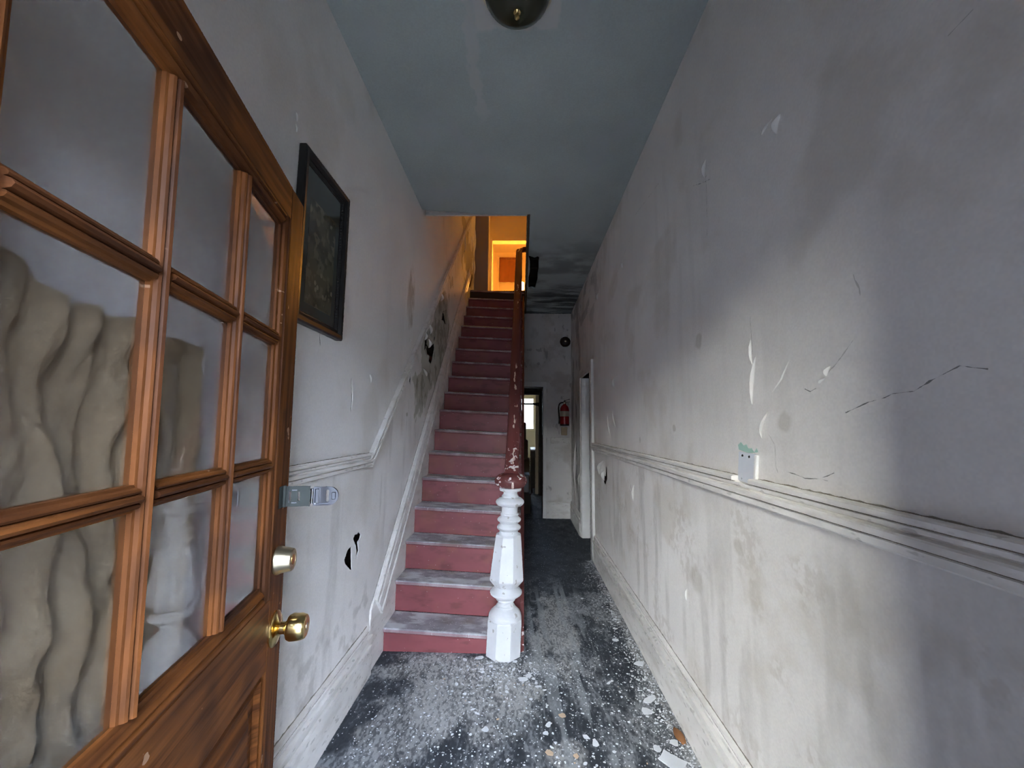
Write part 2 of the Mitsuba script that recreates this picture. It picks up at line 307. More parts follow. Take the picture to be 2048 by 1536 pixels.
def extr(poly, O, ea, eb, ec, length):
    if hasattr(poly, "geoms"): return cat(*[extr(g, O, ea, eb, ec, length) for g in poly.geoms])
    poly = poly if hasattr(poly, "exterior") else Polygon(poly)
    return frame(trimesh.creation.extrude_polygon(poly, length, engine="earcut"), O, ea, eb, ec)
def ex_x(poly, x0, x1): return extr(poly, (x0, 0, 0), (0, 1, 0), (0, 0, 1), (1, 0, 0), x1 - x0)     # polygon in (y, z)
def ex_y(poly, y0, y1): return extr(poly, (0, y0, 0), (1, 0, 0), (0, 0, 1), (0, 1, 0), y1 - y0)     # polygon in (x, z)
def ex_z(poly, z0, z1): return extr(poly, (0, 0, z0), (1, 0, 0), (0, 1, 0), (0, 0, 1), z1 - z0)     # polygon in (x, y)
def lathe(prof, n=40, O=(0, 0, 0), axis=(0, 0, 1)):
    m = trimesh.creation.revolve(np.array(prof, float), sections=n)
    m.fix_normals()
    w = np.array(axis, float) / np.linalg.norm(axis)
    a = np.cross([0, 0, 1], w); a = np.array([1, 0, 0]) if np.linalg.norm(a) < 1e-6 else a / np.linalg.norm(a)
    return frame(m, O, a, np.cross(w, a), w)
def tube(path, r, n=10):
    path = np.asarray(path, float); V, F = [], []
    for i, q in enumerate(path):
        t = path[min(i + 1, len(path) - 1)] - path[max(i - 1, 0)]; t /= np.linalg.norm(t)
        a = np.cross(t, [0.13, 0.21, 0.97]); a /= np.linalg.norm(a); b = np.cross(t, a)
        for k in range(n):
            ph = 2 * math.pi * k / n
            V.append(q + r * (math.cos(ph) * a + math.sin(ph) * b))
    for i in range(len(path) - 1):
        for k in range(n):
            A, B = i * n + k, i * n + (k + 1) % n
            F += [[A, B, B + n], [A, B + n, A + n]]
    c0, c1 = len(V), len(V) + 1; V += [path[0], path[-1]]
    for k in range(n):
        F += [[c0, (k + 1) % n, k], [c1, (len(path) - 1) * n + k, (len(path) - 1) * n + (k + 1) % n]]
    m = trimesh.Trimesh(V, F, process=False); m.fix_normals(); return m
def jag(p, q, amp, n, seed):
    r = np.random.default_rng(seed); p, q = np.array(p), np.array(q); d = q - p; nn = np.array([-d[1], d[0]]) / np.linalg.norm(d)
    return [tuple(p + d * t + nn * amp * r.uniform(-1, 1)) for t in np.linspace(0, 1, n)]

# ------------------------------------------------------------------ the shell: walls with their holes
H1 = [(2.132, .795), (2.153, .669), (2.131, .674), (2.062, .729), (2.05, .75), (2.058, .759), (2.085, .789)]
H2 = [(2.213, .847), (2.251, .823), (2.242, .803), (2.215, .792), (2.233, .741), (2.193, .699), (2.199, .742), (2.187, .777), (2.148, .823), (2.164, .842), (2.198, .837)]
H3 = [(3.588, 2.168), (3.685, 2.144), (3.715, 2.157), (3.809, 2.199), (3.891, 2.236), (3.916, 2.189), (3.888, 2.137), (3.845, 2.067), (3.787, 2.004), (3.687, 2.018), (3.711, 2.074), (3.617, 2.072), (3.58, 2.116)]
H4 = [(4.263, 2.663), (4.33, 2.66), (4.382, 2.621), (4.459, 2.578), (4.415, 2.558), (4.32, 2.577), (4.223, 2.56)]
H5 = [(3.063, 1.866), (3.119, 1.781), (3.108, 1.73), (3.066, 1.763)]
H6 = [(3.539, 2.302), (3.6, 2.251), (3.602, 2.178), (3.572, 2.12), (3.511, 2.081), (3.512, 2.181), (3.565, 2.221)]
H7 = [(3.924, 2.334), (3.944, 2.299), (3.908, 2.243), (3.875, 2.276)]
H9 = [(4.076, 2.172), (4.107, 2.177), (4.105, 2.136), (4.074, 2.13)]
H10 = [(3.251, 2.111), (3.277, 2.109), (3.297, 2.09), (3.272, 2.088)]
lw = sbox(YF0, 0, 11.6, ZT)
for h in (H1, H2, H3, H4, H5, H6, H7, H9, H10): lw = lw.difference(Polygon(h).buffer(0))
struct("wall_left", ex_x(lw, XL - 0.006, XL), "m_wall_left")
obj("wall_left__lath", cbox(XL - 0.16, XL - 0.085, YF0, 11.6, 0, ZT, 0), "m_lath")
for i, (y0, y1, zz) in enumerate(((3.45, 4.05, 2.085), (3.45, 4.05, 2.150), (3.45, 4.05, 2.215))):
    obj("wall_left__lath", cbox(XL - 0.046, XL - 0.030, y0, y1, zz - .019, zz + .019, .002), "m_lath_red" if i == 0 else "m_lath")
DOOR_Y0, DOOR_Y1, DOOR_Z = 4.565, 5.345, 2.075
FH = [(4.067, .95), (3.973, .89), (3.904, .867), (3.80, .951), (3.815, 1.06), (3.87, 1.043), (3.90, .96), (3.96, .97)]
rw = sbox(YF0, 0, 11.6, ZT).difference(sbox(DOOR_Y0, -1, DOOR_Y1, DOOR_Z)).difference(Polygon(FH).buffer(0)).difference(sbox(1.405, 1.238, 1.497, 1.332))
BW1 = [(5.92, 1.23), (5.99, 1.10), (5.90, .90), (6.03, .70), (6.02, .36), (5.97, .40), (5.93, .72), (5.84, .88), (5.88, 1.10)]
rw = rw.difference(Polygon(BW1).buffer(0))
struct("wall_right", ex_x(rw, XR, XR + 0.008), "m_wall_right")
obj("wall_right__core", ex_x(sbox(YF0, 0, 11.6, ZT).difference(sbox(DOOR_Y0, -1, DOOR_Y1, DOOR_Z)), XR + 0.05, XR + 0.13), "m_lath")
bw = sbox(XL, 0, XR, ZU).difference(sbox(-.45, -1, .345, 2.062))
struct("wall_back", ex_y(bw, YB, YB + 0.12), "m_wall_back")
fw = sbox(XL, 0, XR, ZT).difference(sbox(-.68, -1, .70, 2.14))
struct("wall_front", ex_y(fw, YF0, YF1), "m_dark_wall")
struct("wall_vestibule", ex_y(sbox(XL, 0, XR, ZC).difference(sbox(-.50, -1, .66, 2.15)), .06, .16), "m_wall_back")
# ceiling with the ragged stair opening and the torn hole
open_front = [(-.90, 3.249)] + jag((-.768, 3.281), (-.51, 3.307), .010, 8, 1) + jag((-.426, 3.34), (.03, 3.36), .012, 16, 2)
stairwell = Polygon(open_front + [(.035, 3.36), (.035, 6.37), (-.90, 6.37)])
chole = Polygon([(.055, 4.189), (.131, 4.25), (.160, 4.21), (.182, 4.24), (.178, 4.377), (.186, 4.56), (.181, 4.754), (.187, 4.92), (.179, 5.08), (.164, 5.26), (.12, 5.22), (.078, 5.25), (.072, 4.859), (.084, 4.606), (.078, 4.377)])
cl = sbox(XL, YF1, XR, YB)
struct("ceiling", ex_z(cl.difference(stairwell).difference(chole.buffer(0)), ZC, ZC + .022), "m_ceiling")
obj("ceiling__joist_void", ex_z(sbox(.06, 3.9, .8, 5.6), ZC + .12, ZC + .13), "m_lath")
for i, yy in enumerate((4.36, 4.62, 4.88, 5.14)):
    obj("ceiling__lath", cbox(.045, .30, yy - .016, yy + .016, ZC + .023, ZC + .032, .002), "m_lath")
obj("ceiling__opening_edge", cat(cbox(.036, .060, 3.34, 6.45, ZC - .004, ZU, .002)), "m_dark_wall")
obj("ceiling__opening_edge", ex_y(Polygon([(XL, ZC + .023), (.034, ZC + .023), (.034, ZU), (XL, ZU)]), 3.39, 3.41), "m_trim")
struct("floor_upper", ex_z(sbox(XL, YF1, XR, 11.6).difference(sbox(XL - .1, 3.41, .061, 6.372)), ZU - .16, ZU), "m_dark_trim")
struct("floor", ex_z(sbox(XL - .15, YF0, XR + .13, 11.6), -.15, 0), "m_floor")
struct("ceiling_upper", ex_z(sbox(XL - .15, YF0, XR + .13, 11.6), ZT, ZT + .1), "m_upper_wall")

# ------------------------------------------------------------------ trims
def rail_prof(h, d):    # (outward, up): a moulded chair rail
    return [(0, 0), (d * .55, 0), (d * .72, h * .06), (d * .72, h * .25), (d * .48, h * .275), (d * .48, h * .30), (d, h * .34), (d, h * .50), (d * .92, h * .55), (d * .50, h * .575), (d * .50, h * .60), (d * .70, h * .63), (d * .70, h * .74), (d * .50, h * .76), (d * .50, h * .785), (d * .95, h * .82), (d * .95, h * .96), (d * .8, h), (0, h)]
def run_right(prof, y0, y1, z): return extr(prof, (XR, y0, z), (-1, 0, 0), (0, 0, 1), (0, 1, 0), y1 - y0)
def run_left(prof, y0, y1, z): return extr(prof, (XL, y0, z), (1, 0, 0), (0, 0, 1), (0, 1, 0), y1 - y0)
def slope_left(prof, y0, z0, y1, z1):
    d = np.array([0, y1 - y0, z1 - z0]); L = np.linalg.norm(d); d /= L
    return extr(prof, (XL, y0, z0), (1, 0, 0), np.cross(d, (-1, 0, 0)) * (1 if np.cross(d, (-1, 0, 0))[2] > 0 else -1), d, L)
struct("trim_1", run_right(rail_prof(.087, .034), .162, 1.398, 1.165), "m_trim")
labels["trim_1"]["label"] = "grimy white chair rail along the right wall, near side of the plate"
struct("trim_2", run_right(rail_prof(.087, .034), 1.505, DOOR_Y0 - .125, 1.165), "m_trim")
labels["trim_2"]["label"] = "grimy white chair rail along the right wall, from the plate to the doorway"
struct("trim_3", run_right(Polygon(rail_prof(.087, .034)).buffer(0).intersection(sbox(-1, -1, 1, .064)), 1.3985, 1.5045, 1.165), "m_trim")
labels["trim_3"]["label"] = "cut-down length of chair rail under the blank plate"
struct("trim_4", run_left(rail_prof(.074, .032), .162, 2.318, 1.187), "m_trim")
labels["trim_4"]["label"] = "white chair rail on the left wall behind the open door"
struct("trim_5", slope_left(rail_prof(.066, .032), 2.320, 1.178, 6.94, 5.42), "m_trim")
labels["trim_5"]["label"] = "slanted chair rail climbing the left wall with the stairs"
BB = [(0, 0), (.026, 0), (.026, .162), (.014, .166), (.014, .170), (.022, .174), (.022, .196), (.013, .199), (.013, .203), (.030, .207), (.030, .218), (.012, .224), (.012, .228), (.020, .232), (.020, .244), (.012, .247), (.012, .250), (.018, .254), (.016, .266), (0, .272)]
struct("baseboard_right", run_right(BB, .162, DOOR_Y0 - .125, 0), "m_trim")
obj("baseboard_right__length", run_right(BB, DOOR_Y1 + .10, YB - .001, 0), "m_trim")
struct("baseboard_left", run_left(BB, .162, 2.43, 0), "m_trim")
struct("baseboard_back", cat(ex_y([(.40, 0), (XR - .024, 0), (XR - .024, .12), (.40, .12)], YB - .022, YB - .001), ex_y([(.40, .12), (XR - .024, .12), (XR - .024, .225), (.40, .225)], YB - .014, YB - .001), cbox(.40, XR - .024, YB - .024, YB - .001, .225, .246)), "m_trim")
# stair skirt: board and moulded band on the left wall
sk = Polygon([(2.432, 0), (2.432, .345), (2.70, .60), (6.35, 4.03), (6.35, 3.2), (2.85, 0)])
struct("trim_6", ex_x(sk, XL + .0005, XL + .012), "m_trim")
labels["trim_6"]["label"] = "white skirt board along the left side of the stairs"
obj("trim_6__moulding", slope_left([(.012, 0), (.030, 0), (.030, .030), (.022, .036), (.022, .075), (.034, .082), (.034, .135), (.028, .142), (.028, .172), (.012, .178)], 2.60, .255, 6.33, 3.76), "m_trim")
obj("trim_6__block", cbox(XL + .012, XL + .020, 2.405, 2.432, 0, .30, .002), "m_trim")
def dirt_shade_line(key, side, y0, z0, y1, z1, h, seed, off=0.0):
    """A ragged dark line: packed dirt over a moulding, painted shade in its grooves."""
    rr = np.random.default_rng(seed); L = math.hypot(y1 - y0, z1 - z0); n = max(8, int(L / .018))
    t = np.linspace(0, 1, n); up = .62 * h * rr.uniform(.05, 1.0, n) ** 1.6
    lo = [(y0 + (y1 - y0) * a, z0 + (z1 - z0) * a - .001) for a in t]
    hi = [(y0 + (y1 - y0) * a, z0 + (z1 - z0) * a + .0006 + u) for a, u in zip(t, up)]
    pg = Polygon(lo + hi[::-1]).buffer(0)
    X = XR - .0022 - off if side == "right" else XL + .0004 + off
    obj(key + "__dirt_shade_line", ex_x(pg, X, X + .0018), "m_dirt_shade")
dirt_shade_line("trim_1", "right", .17, 1.2525, 1.39, 1.2525, .0065, 1); dirt_shade_line("trim_2", "right", 1.51, 1.2525, DOOR_Y0 - .13, 1.2525, .0055, 2)
dirt_shade_line("trim_1", "right", .17, 1.1625, 1.39, 1.1625, .003, 3); dirt_shade_line("trim_2", "right", 1.51, 1.1605, DOOR_Y0 - .13, 1.1605, .005, 4)
dirt_shade_line("baseboard_right", "right", .17, .2725, DOOR_Y0 - .13, .2725, .006, 5)
dirt_shade_line("trim_4", "left", 1.2, 1.2615, 2.31, 1.2615, .004, 6); dirt_shade_line("trim_4", "left", 1.2, 1.1835, 2.31, 1.1835, .003, 7)
dirt_shade_line("trim_5", "left", 2.33, 1.272, 6.9, 5.465, .006, 8); dirt_shade_line("trim_5", "left", 2.34, 1.187, 6.9, 5.375, .006, 9)
dirt_shade_line("baseboard_left", "left", 1.2, .2725, 2.40, .2725, .010, 10)
dirt_shade_line("trim_6", "left", 2.47, .384, 6.3, 4.0, .008, 11)
for q, (fz, fo) in enumerate(((.2875, .48), (.5875, .50), (.7725, .50))):  # rail grooves: dark strips put in for shade
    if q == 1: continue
    dirt_shade_line("trim_1", "right", .17, 1.165 + .087 * fz - .001, 1.39, 1.165 + .087 * fz - .001, .0009, 20 + q, .034 * fo)
    dirt_shade_line("trim_2", "right", 1.51, 1.165 + .087 * fz - .001, DOOR_Y0 - .13, 1.165 + .087 * fz - .001, .0009, 30 + q, .034 * fo)
for q, (zz, of) in enumerate(((.167, .014), (.200, .013), (.225, .012), (.2475, .012))):  # baseboard grooves: dark strips put in for shade
    dirt_shade_line("baseboard_right", "right", .17, zz, DOOR_Y0 - .13, zz, .0035, 40 + q, of)
    dirt_shade_line("baseboard_left", "left", .6, zz, 2.40, zz, .0030, 50 + q, of)
# back wall doorway casing, rail stub
def casing(x0, x1, zt, y, w, dpt): return cat(cbox(x0 - w, x0, y - dpt, y, 0, zt + w), cbox(x1, x1 + w, y - dpt, y, 0, zt + w), cbox(x0, x1, y - dpt, y, zt, zt + w))
struct("trim_7", cat(cbox(.345, .398, YB - .020, YB - .001, 0, 2.145), cbox(-.02, .345, YB - .020, YB - .001, 2.062, 2.145)), "m_white_plain")
labels["trim_7"]["label"] = "white casing of the doorway at the end of the hall"
obj("trim_7__jamb", cat(cbox(.335, .3449, YB - .001, YB + .125, 0, 2.06), cbox(-.45, .345, YB - .001, YB + .125, 2.052, 2.0615)), "m_dark_trim")
struct("trim_8", cbox(.463, XR - .026, YB - .018, YB - .001, 1.157, 1.252), "m_trim")
labels["trim_8"]["label"] = "short stub of chair rail under the light switch"
# doorway in the right wall: near casing edge, far jamb, head
struct("trim_9", cat(cbox(XR - .030, XR - .0005, DOOR_Y0 - .118, DOOR_Y0 - .002, 0, 2.18)), "m_white_plain")
labels["trim_9"]["label"] = "near upright casing of the side doorway, bright white edge"
struct("trim_10", cat(cbox(XR - .008, XR + .10, DOOR_Y1 - .004, DOOR_Y1 + .03, 0, 2.073)), "m_white_plain")
labels["trim_10"]["label"] = "white far jamb of the side doorway in the right wall"
obj("trim_10__hinge", cbox(XR + .101, XR + .112, DOOR_Y1 - .01, DOOR_Y1 + .02, 1.15, 1.24), "m_black")
obj("trim_10__hinge", cbox(XR + .101, XR + .112, DOOR_Y1 - .01, DOOR_Y1 + .02, .37, .46), "m_black")
struct("trim_11", cat(cbox(XR - .020, XR - .0005, DOOR_Y0 - .002, DOOR_Y1 + .09, 2.076, 2.18), cbox(XR - .020, XR - .0005, DOOR_Y1 + .031, DOOR_Y1 + .09, 0, 2.076)), "m_trim")
labels["trim_11"]["label"] = "grimy head and far casing of the side doorway"
struct("door_2", cbox(XR + .125, XR + .165, DOOR_Y1 - .02, DOOR_Y1 + .75, .01, 2.06), "m_trim")
labels["door_2"]["label"] = "white inner door folded back beyond the side doorway"
struct("wall_side_room", cat(cbox(XR + 2.6, XR + 2.7, 3.2, 7.4, 0, 2.7, 0), cbox(XR + .13, XR + 2.7, 3.1, 3.2, 0, 2.7, 0), cbox(XR + .13, XR + 2.7, 7.4, 7.5, 0, 2.7, 0), cbox(XR + .13, XR + 2.7, 3.1, 7.5, 2.7, 2.8, 0), cbox(XR + .13, XR + 2.7, 3.1, 7.5, -.15, 0, 0)), "m_dark_wall")

# ------------------------------------------------------------------ the staircase
ST = thing("staircase", "narrow straight staircase with maroon risers and worn grey treads", "staircase")
def sag(m):
    v = m.vertices.copy(); v[:, 2] -= .042 * (v[:, 0] + .43); return trimesh.Trimesh(v, m.faces, process=False)
for k in range(1, 19):
    y, z = YN + (k - 1) * TR, ZN + (k - 1) * RI
    zb = z - RI if k > 1 else -.02
    obj(ST + "__riser", sag(cbox(XL + .013, .0, y + .026, y + .045, zb - (.0 if k > 1 else 0), z - .030, .001)), "m_riser")
    if k < 18:
        obj(ST + "__tread", sag(cbox(XL + .0125, .0, y, y + TR + .026, z - .030, z, .007)), "m_tread")
k = obj(ST + "__lit_nosing", sag(cbox(XL + .03, -.03, YN + 13 * TR - .002, YN + 13 * TR + .004, ZN + 13 * RI - .013, ZN + 13 * RI + .0015, .001)), "m_lit_nosing"); note(k, "pale strip painting lamplight along one upper tread edge")  # pale strip paints the upstairs lamplight on this tread edge
kk = obj(ST + "__landing_edge", sag(cbox(XL + .0125, .03, YN + 17 * TR, YN + 17 * TR + .06, ZU - .035, ZU - .002, .006)), "m_tread")
strg = Polygon([(2.70, 0), (2.70, .10), (6.36, 3.545), (6.36, 3.1), (3.05, 0)])
obj(ST + "__outer_string", ex_x(strg, .001, .026), "m_rail")
obj(ST + "__spandrel", ex_x(Polygon([(2.80, .001), (6.30, 3.27), (5.3, 2.33), (5.3, .001)]), -.012, .0005), "m_wall_back")
# newel post: turned and eight-sided, leaning a little
NX, NY = -.103, 2.69
def octa(prof):   # stacked octagons with a flat to the front: (half width across flats, z)
    V, F = [], []
    for r, z in prof:
        R = r / math.cos(math.pi / 8)
        V += [(R * math.cos(math.pi / 8 + i * math.pi / 4), R * math.sin(math.pi / 8 + i * math.pi / 4), z) for i in range(8)]
    n = len(prof)
    for j in range(n - 1):
        for i in range(8):
            a, b = j * 8 + i, j * 8 + (i + 1) % 8
            F += [[a, b, b + 8], [a, b + 8, a + 8]]
    for i in range(1, 7): F += [[0, i + 1, i], [(n - 1) * 8, (n - 1) * 8 + i, (n - 1) * 8 + i + 1]]
    return trimesh.Trimesh(V, F, process=False)
def lean(m):
    v = m.vertices.copy(); v[:, 0] += NX + .034 * v[:, 2]; v[:, 1] += NY; return trimesh.Trimesh(v, m.faces, process=False)
def arc(r0, z0, r1, z1, bulge, n=7):
    out = []
    for t in np.linspace(0, 1, n):
        out.append((r0 + (r1 - r0) * t + bulge * math.sin(math.pi * t), z0 + (z1 - z0) * t))
    return out
NEW = obj(ST + "__newel_post", lean(octa([(.106, -.01), (.106, .206), (.100, .214)])), "m_newel")
note(NEW, "white turned and octagonal newel post")
obj(NEW + "__base_dome", lean(lathe([(0, .205)] + arc(.103, .212, .072, .270, .012) + [(.060, .278), (.060, .286)] + arc(.050, .290, .056, .316, -.004) + [(.060, .320), (.060, .330), (.068, .336)] + arc(.074, .340, .074, .392, .029, 11) + [(.064, .396), (.058, .402), (.060, .410), (.072, .416), (0, .417)], 48)), "m_newel", 40)
obj(NEW + "__octagonal_shaft", lean(octa([(.070, .405), (.104, .447), (.106, .455), (.081, .716), (.073, .726)])), "m_newel")
obj(NEW + "__turned_neck", lean(lathe([(0, .724), (.064, .725), (.060, .738)] + arc(.060, .748, .060, .790, .018, 9) + [(.057, .794)] + arc(.058, .797, .058, .838, .020, 9) + [(.052, .841), (.060, .848), (.058, .855)] + arc(.052, .858, .056, .902, -.002, 7) + [(.074, .906)] + arc(.080, .908, .070, .956, .018, 11) + [(.056, .960), (.056, .968)] + arc(.054, .970, .048, .996, -.006, 7) + [(.068, 1.000), (.072, 1.006), (.072, 1.018), (.066, 1.022), (0, 1.0225)], 48)), "m_newel", 40)
CAP = obj(ST + "__newel_cap", lean(lathe([(0, 1.020), (.070, 1.0215)] + arc(.088, 1.028, .088, 1.100, .020, 13) + [(.070, 1.108), (.05, 1.116), (0, 1.122)], 48)), "m_rail", 40)
note(CAP, "round maroon cap with chipped paint")
# handrail: moulded section swept up the slope, easing level and turning right at the top
SEC = []
for a in np.linspace(0, math.pi, 11): SEC.append((.046 * math.cos(a), .020 + .016 * math.sin(a) ** .8))
SEC = [(.030, -.028), (.030, -.010), (.046, -.002)] + SEC + [(-.046, -.002), (-.030, -.010), (-.030, -.028)]
path = [(-.0635, 2.66, 1.105), (-.062, 2.76, 1.190)] + [(-.058, y, 1.190 + .943 * (y - 2.76)) for y in np.linspace(2.9, 5.66, 12)] + [(-.058, 5.75, 4.00), (-.056, 5.82, 4.055), (-.048, 5.88, 4.095), (-.028, 5.925, 4.122), (.0, 5.945, 4.14), (.05, 5.955, 4.15), (.30, 5.96, 4.155)]
def sweep(sec, path, up=(0, 0, 1)):
    path = np.array(path, float); V, F, n = [], [], len(sec)
    for i, q in enumerate(path):
        t = path[min(i + 1, len(path) - 1)] - path[max(i - 1, 0)]; t /= np.linalg.norm(t)
        a = np.cross(t, up); a /= np.linalg.norm(a); b = np.cross(a, t)
        V += [q + s[0] * a + s[1] * b for s in sec]
    for i in range(len(path) - 1):
        for k in range(n):
            A, B = i * n + k, i * n + (k + 1) % n
            F += [[A, B, B + n], [A, B + n, A + n]]
    tri = trimesh.creation.triangulate_polygon(Polygon(sec), engine="earcut")[1] if False else None
    for e, rev in ((0, False), ((len(path) - 1) * n, True)):
        for k in range(1, n - 1):
            f = [e, e + k, e + k + 1]; F.append(f[::-1] if rev else f)
    m = trimesh.Trimesh(V, F, process=False); m.fix_normals(); return m
HR = obj(ST + "__handrail", sweep(SEC, path), "m_rail", 45)
note(HR, "maroon handrail with paint chipped along its ridge")
obj(ST + "__landing_post", cat(cbox(.27, .34, 5.925, 5.995, ZU, 4.14)), "m_rail")

# ------------------------------------------------------------------ the front door (open leaf at the left)
TH = math.radians(-12.758); PD = .43
DD = np.array([math.sin(TH), math.cos(TH), 0]); DN = np.array([math.cos(TH), -math.sin(TH), 0])
def D(m):   # local (s along the leaf, t out of its face, z) to the world; the leaf is a little racked
    v = m.vertices
    s = v[:, 0] - .042 * (v[:, 2] - 1.42)
    w = (-DN * PD)[None] + s[:, None] * DD + v[:, 1:2] * DN + np.array([0, 0, 1.0]) * v[:, 2:3]
    return trimesh.Trimesh(w, m.faces[:, ::-1], process=False)
def dlathe(prof, s, z, n=36):   # turned piece on the door's face: (radius, height off the face)
    m = trimesh.creation.revolve(np.array(prof, float), sections=n); m.fix_normals()
    return D(frame(m, (s, 0, z), (1, 0, 0), (0, 0, -1), (0, 1, 0)))
DR = thing("door_1", "open brown wooden front door with nine panes, folded back to the left wall", "door", kind="structure")
S0, S1, ZD0, ZD1 = .308, 1.381, .012, 2.128
SB0, SB1 = .455, 1.232                       # where the glazed field begins and ends
MV = (.738, .999); ZM = (1.662, 1.304); ZT1, ZR3 = 2.005, .950
def bead_prof(w):
    u = [(-.5, -.026), (-.5, -.011), (-.40, -.009), (-.36, -.003), (-.27, .000), (-.20, -.001), (-.17, -.005), (-.11, .003), (0, .006), (.11, .003), (.17, -.005), (.20, -.001), (.27, .000), (.36, -.003), (.40, -.009), (.5, -.011), (.5, -.026)]
    return [(a * w, b) for a, b in u]
def half_prof(w):   # bead along the edge of a stile or rail, glass at the left
    return [(0, -.026), (0, -.012), (w * .2, -.010), (w * .26, -.004), (w * .45, .001), (w * .55, -.001), (w * .62, -.006), (w * .72, .002), (w * .86, .003), (w, -.002), (w, -.026)]
def dv(prof, s, z0, z1, sg=1): return D(extr([(sg * a, b) for a, b in prof], (s, 0, z0), (1, 0, 0), (0, 1, 0), (0, 0, 1), z1 - z0))
def dh(prof, z, s0, s1, sg=1): return D(extr([(sg * a, b) for a, b in prof], (s0, 0, z), (0, 0, 1), (0, 1, 0), (1, 0, 0), s1 - s0))
WU, WA = "m_wood_up", "m_wood_across"
k = obj(DR + "__stile", D(cbox(S1 - .105, S1, -.045, 0, ZD0, ZD1, .003)), WU); note(k, "stile on the lock side")
obj(DR + "__stile", D(cbox(S0, S0 + .135, -.045, 0, ZD0, ZD1, .003)), WU)
obj(DR + "__rail", D(cbox(S0 + .1355, S1 - .1055, -.045, 0, ZT1 + .022, ZD1, .002)), WA)
obj(DR + "__rail", D(cbox(S0 + .1355, S1 - .1055, -.045, 0, .735, ZR3 - .022, .002)), WA)
obj(DR + "__rail", D(cbox(S0 + .1355, S1 - .1055, -.045, 0, ZD0, .22, .002)), WA)
obj(DR + "__rail", D(cbox(.845 - .05, .845 + .05, -.045, 0, .2205, .7345, .002)), WU)
obj(DR + "__bead", dv(half_prof(.044), SB1, ZR3 - .022, ZT1 + .022), WU)
obj(DR + "__bead", dv(half_prof(.044), S0 + .1795, ZR3 - .022, ZT1 + .022, -1), WU)
obj(DR + "__bead", dh(half_prof(.036), ZT1 - .014, S0 + .18, SB1), WA)
obj(DR + "__bead", dh(half_prof(.046), ZR3 + .024, S0 + .18, SB1, -1), WA)
for s in MV: obj(DR + "__muntin", dv(bead_prof(.035), s, ZR3 + .0245, ZT1 - .0145), WU)
gs = [S0 + .18, MV[0] - .0176, MV[0] + .0176, MV[1] - .0176, MV[1] + .0176, SB1 - .0001]
for z in ZM:
    for a, b in ((gs[0], gs[1]), (gs[2], gs[3]), (gs[4], gs[5])): obj(DR + "__muntin", dh(bead_prof(.042), z, a, b), WA)
zs = [ZR3 + .0, ZM[1], ZM[0], ZT1]
cs = [S0 + .165, MV[0], MV[1], SB1 + .012]
for r in range(3):
    for c in range(3):
        g0, g1 = -.0201, -.0179      # the panes sit a hair askew in their rebates
        pm = trimesh.Trimesh([(cs[c], g0, zs[r]), (cs[c + 1], g1, zs[r]), (cs[c + 1], g1, zs[r + 1]), (cs[c], g0, zs[r + 1])], [[0, 1, 2], [0, 2, 3]], process=False)
        obj(DR + "__pane", D(pm), "m_pane_dusty")
for s0, s1 in ((S0 + .1365, .7945), (.8955, S1 - .1065)):
    pn = []
    for o, t in ((0, -.016), (.016, -.004), (.026, -.018), (.060, -.018), (.085, -.004)): pn.append((o, t))
    V, F = [], []
    for o, t in pn: V += [(s0 + o, t, .221 + o), (s1 - o, t, .221 + o), (s1 - o, t, .734 - o), (s0 + o, t, .734 - o)]
    for j in range(len(pn) - 1):
        for i in range(4):
            a, b = j * 4 + i, j * 4 + (i + 1) % 4; F += [[a, b, b + 4], [a, b + 4, a + 4]]
    e = (len(pn) - 1) * 4; F += [[e, e + 1, e + 2], [e, e + 2, e + 3]]
    obj(DR + "__panel", D(cat(trimesh.Trimesh(V, F, process=False), cbox(s0, s1, -.040, -.022, .221, .734, 0))), WA)
SK = 1.322
KN = obj(DR + "__door_knob", dlathe([(0, .0), (.049, .0), (.049, .004), (.041, .010), (.022, .014), (.0165, .018), (.0165, .030), (.021, .034), (.033, .039), (.0375, .048), (.0365, .074), (.032, .086), (.027, .089), (0, .0885)], SK, .826), "m_brass", 35)
note(KN, "polished brass door knob")
obj(KN + "__keyway", dlathe([(0, .0886), (.010, .0886), (.010, .0900), (0, .0900)], SK, .826, 20), "m_brass_dull")
DB = obj(DR + "__deadbolt", dlathe([(0, 0), (.041, 0), (.041, .007), (.038, .013), (.0315, .042), (.029, .044), (.024, .044), (.024, .0425), (0, .0425)], SK - .004, 1.022), "m_brass_dull", 35)
note(DB, "worn round deadbolt with dull brass collar")
obj(DB + "__cylinder", dlathe([(0, .0426), (.014, .0426), (.014, .0445), (0, .0445)], SK - .004, 1.022, 20), "m_brass")
# hasp standing straight out from the lock stile
HP = obj(DR + "__hasp", D(cat(cbox(1.300, 1.352, .0005, .003, 1.172, 1.236, .001), cbox(1.324, 1.330, .003, .012, 1.172, 1.236, .001))), "m_zinc")
note(HP, "shiny hasp standing out from the lock stile")
pl = Polygon([(.010, 1.174), (.078, 1.174), (.078, 1.190), (.084, 1.190), (.084, 1.216), (.078, 1.216), (.078, 1.234), (.010, 1.234)])
for a, b in ((.020, .026), (.044, .050)):
    pl = pl.difference(sbox(a, 1.190, b, 1.218))
obj(HP + "__leaf", D(extr(pl, (1.3255, 0, 0), (0, 1, 0), (0, 0, 1), (1, 0, 0), .003)), "m_zinc")
obj(HP + "__leaf_rib", D(cat(cbox(1.3225, 1.3254, .028, .042, 1.184, 1.187, .0005), cbox(1.3225, 1.3254, .028, .042, 1.221, 1.224, .0005), cbox(1.322, 1.3254, .0195, .0215, 1.186, 1.222, .0005))), "m_chrome")
obj(HP + "__knuckle", D(frame(trimesh.creation.cylinder(.0048, .044, sections=16), (1.327, .084, 1.204), (1, 0, 0), (0, 1, 0), (0, 0, 1))), "m_chrome", 40)
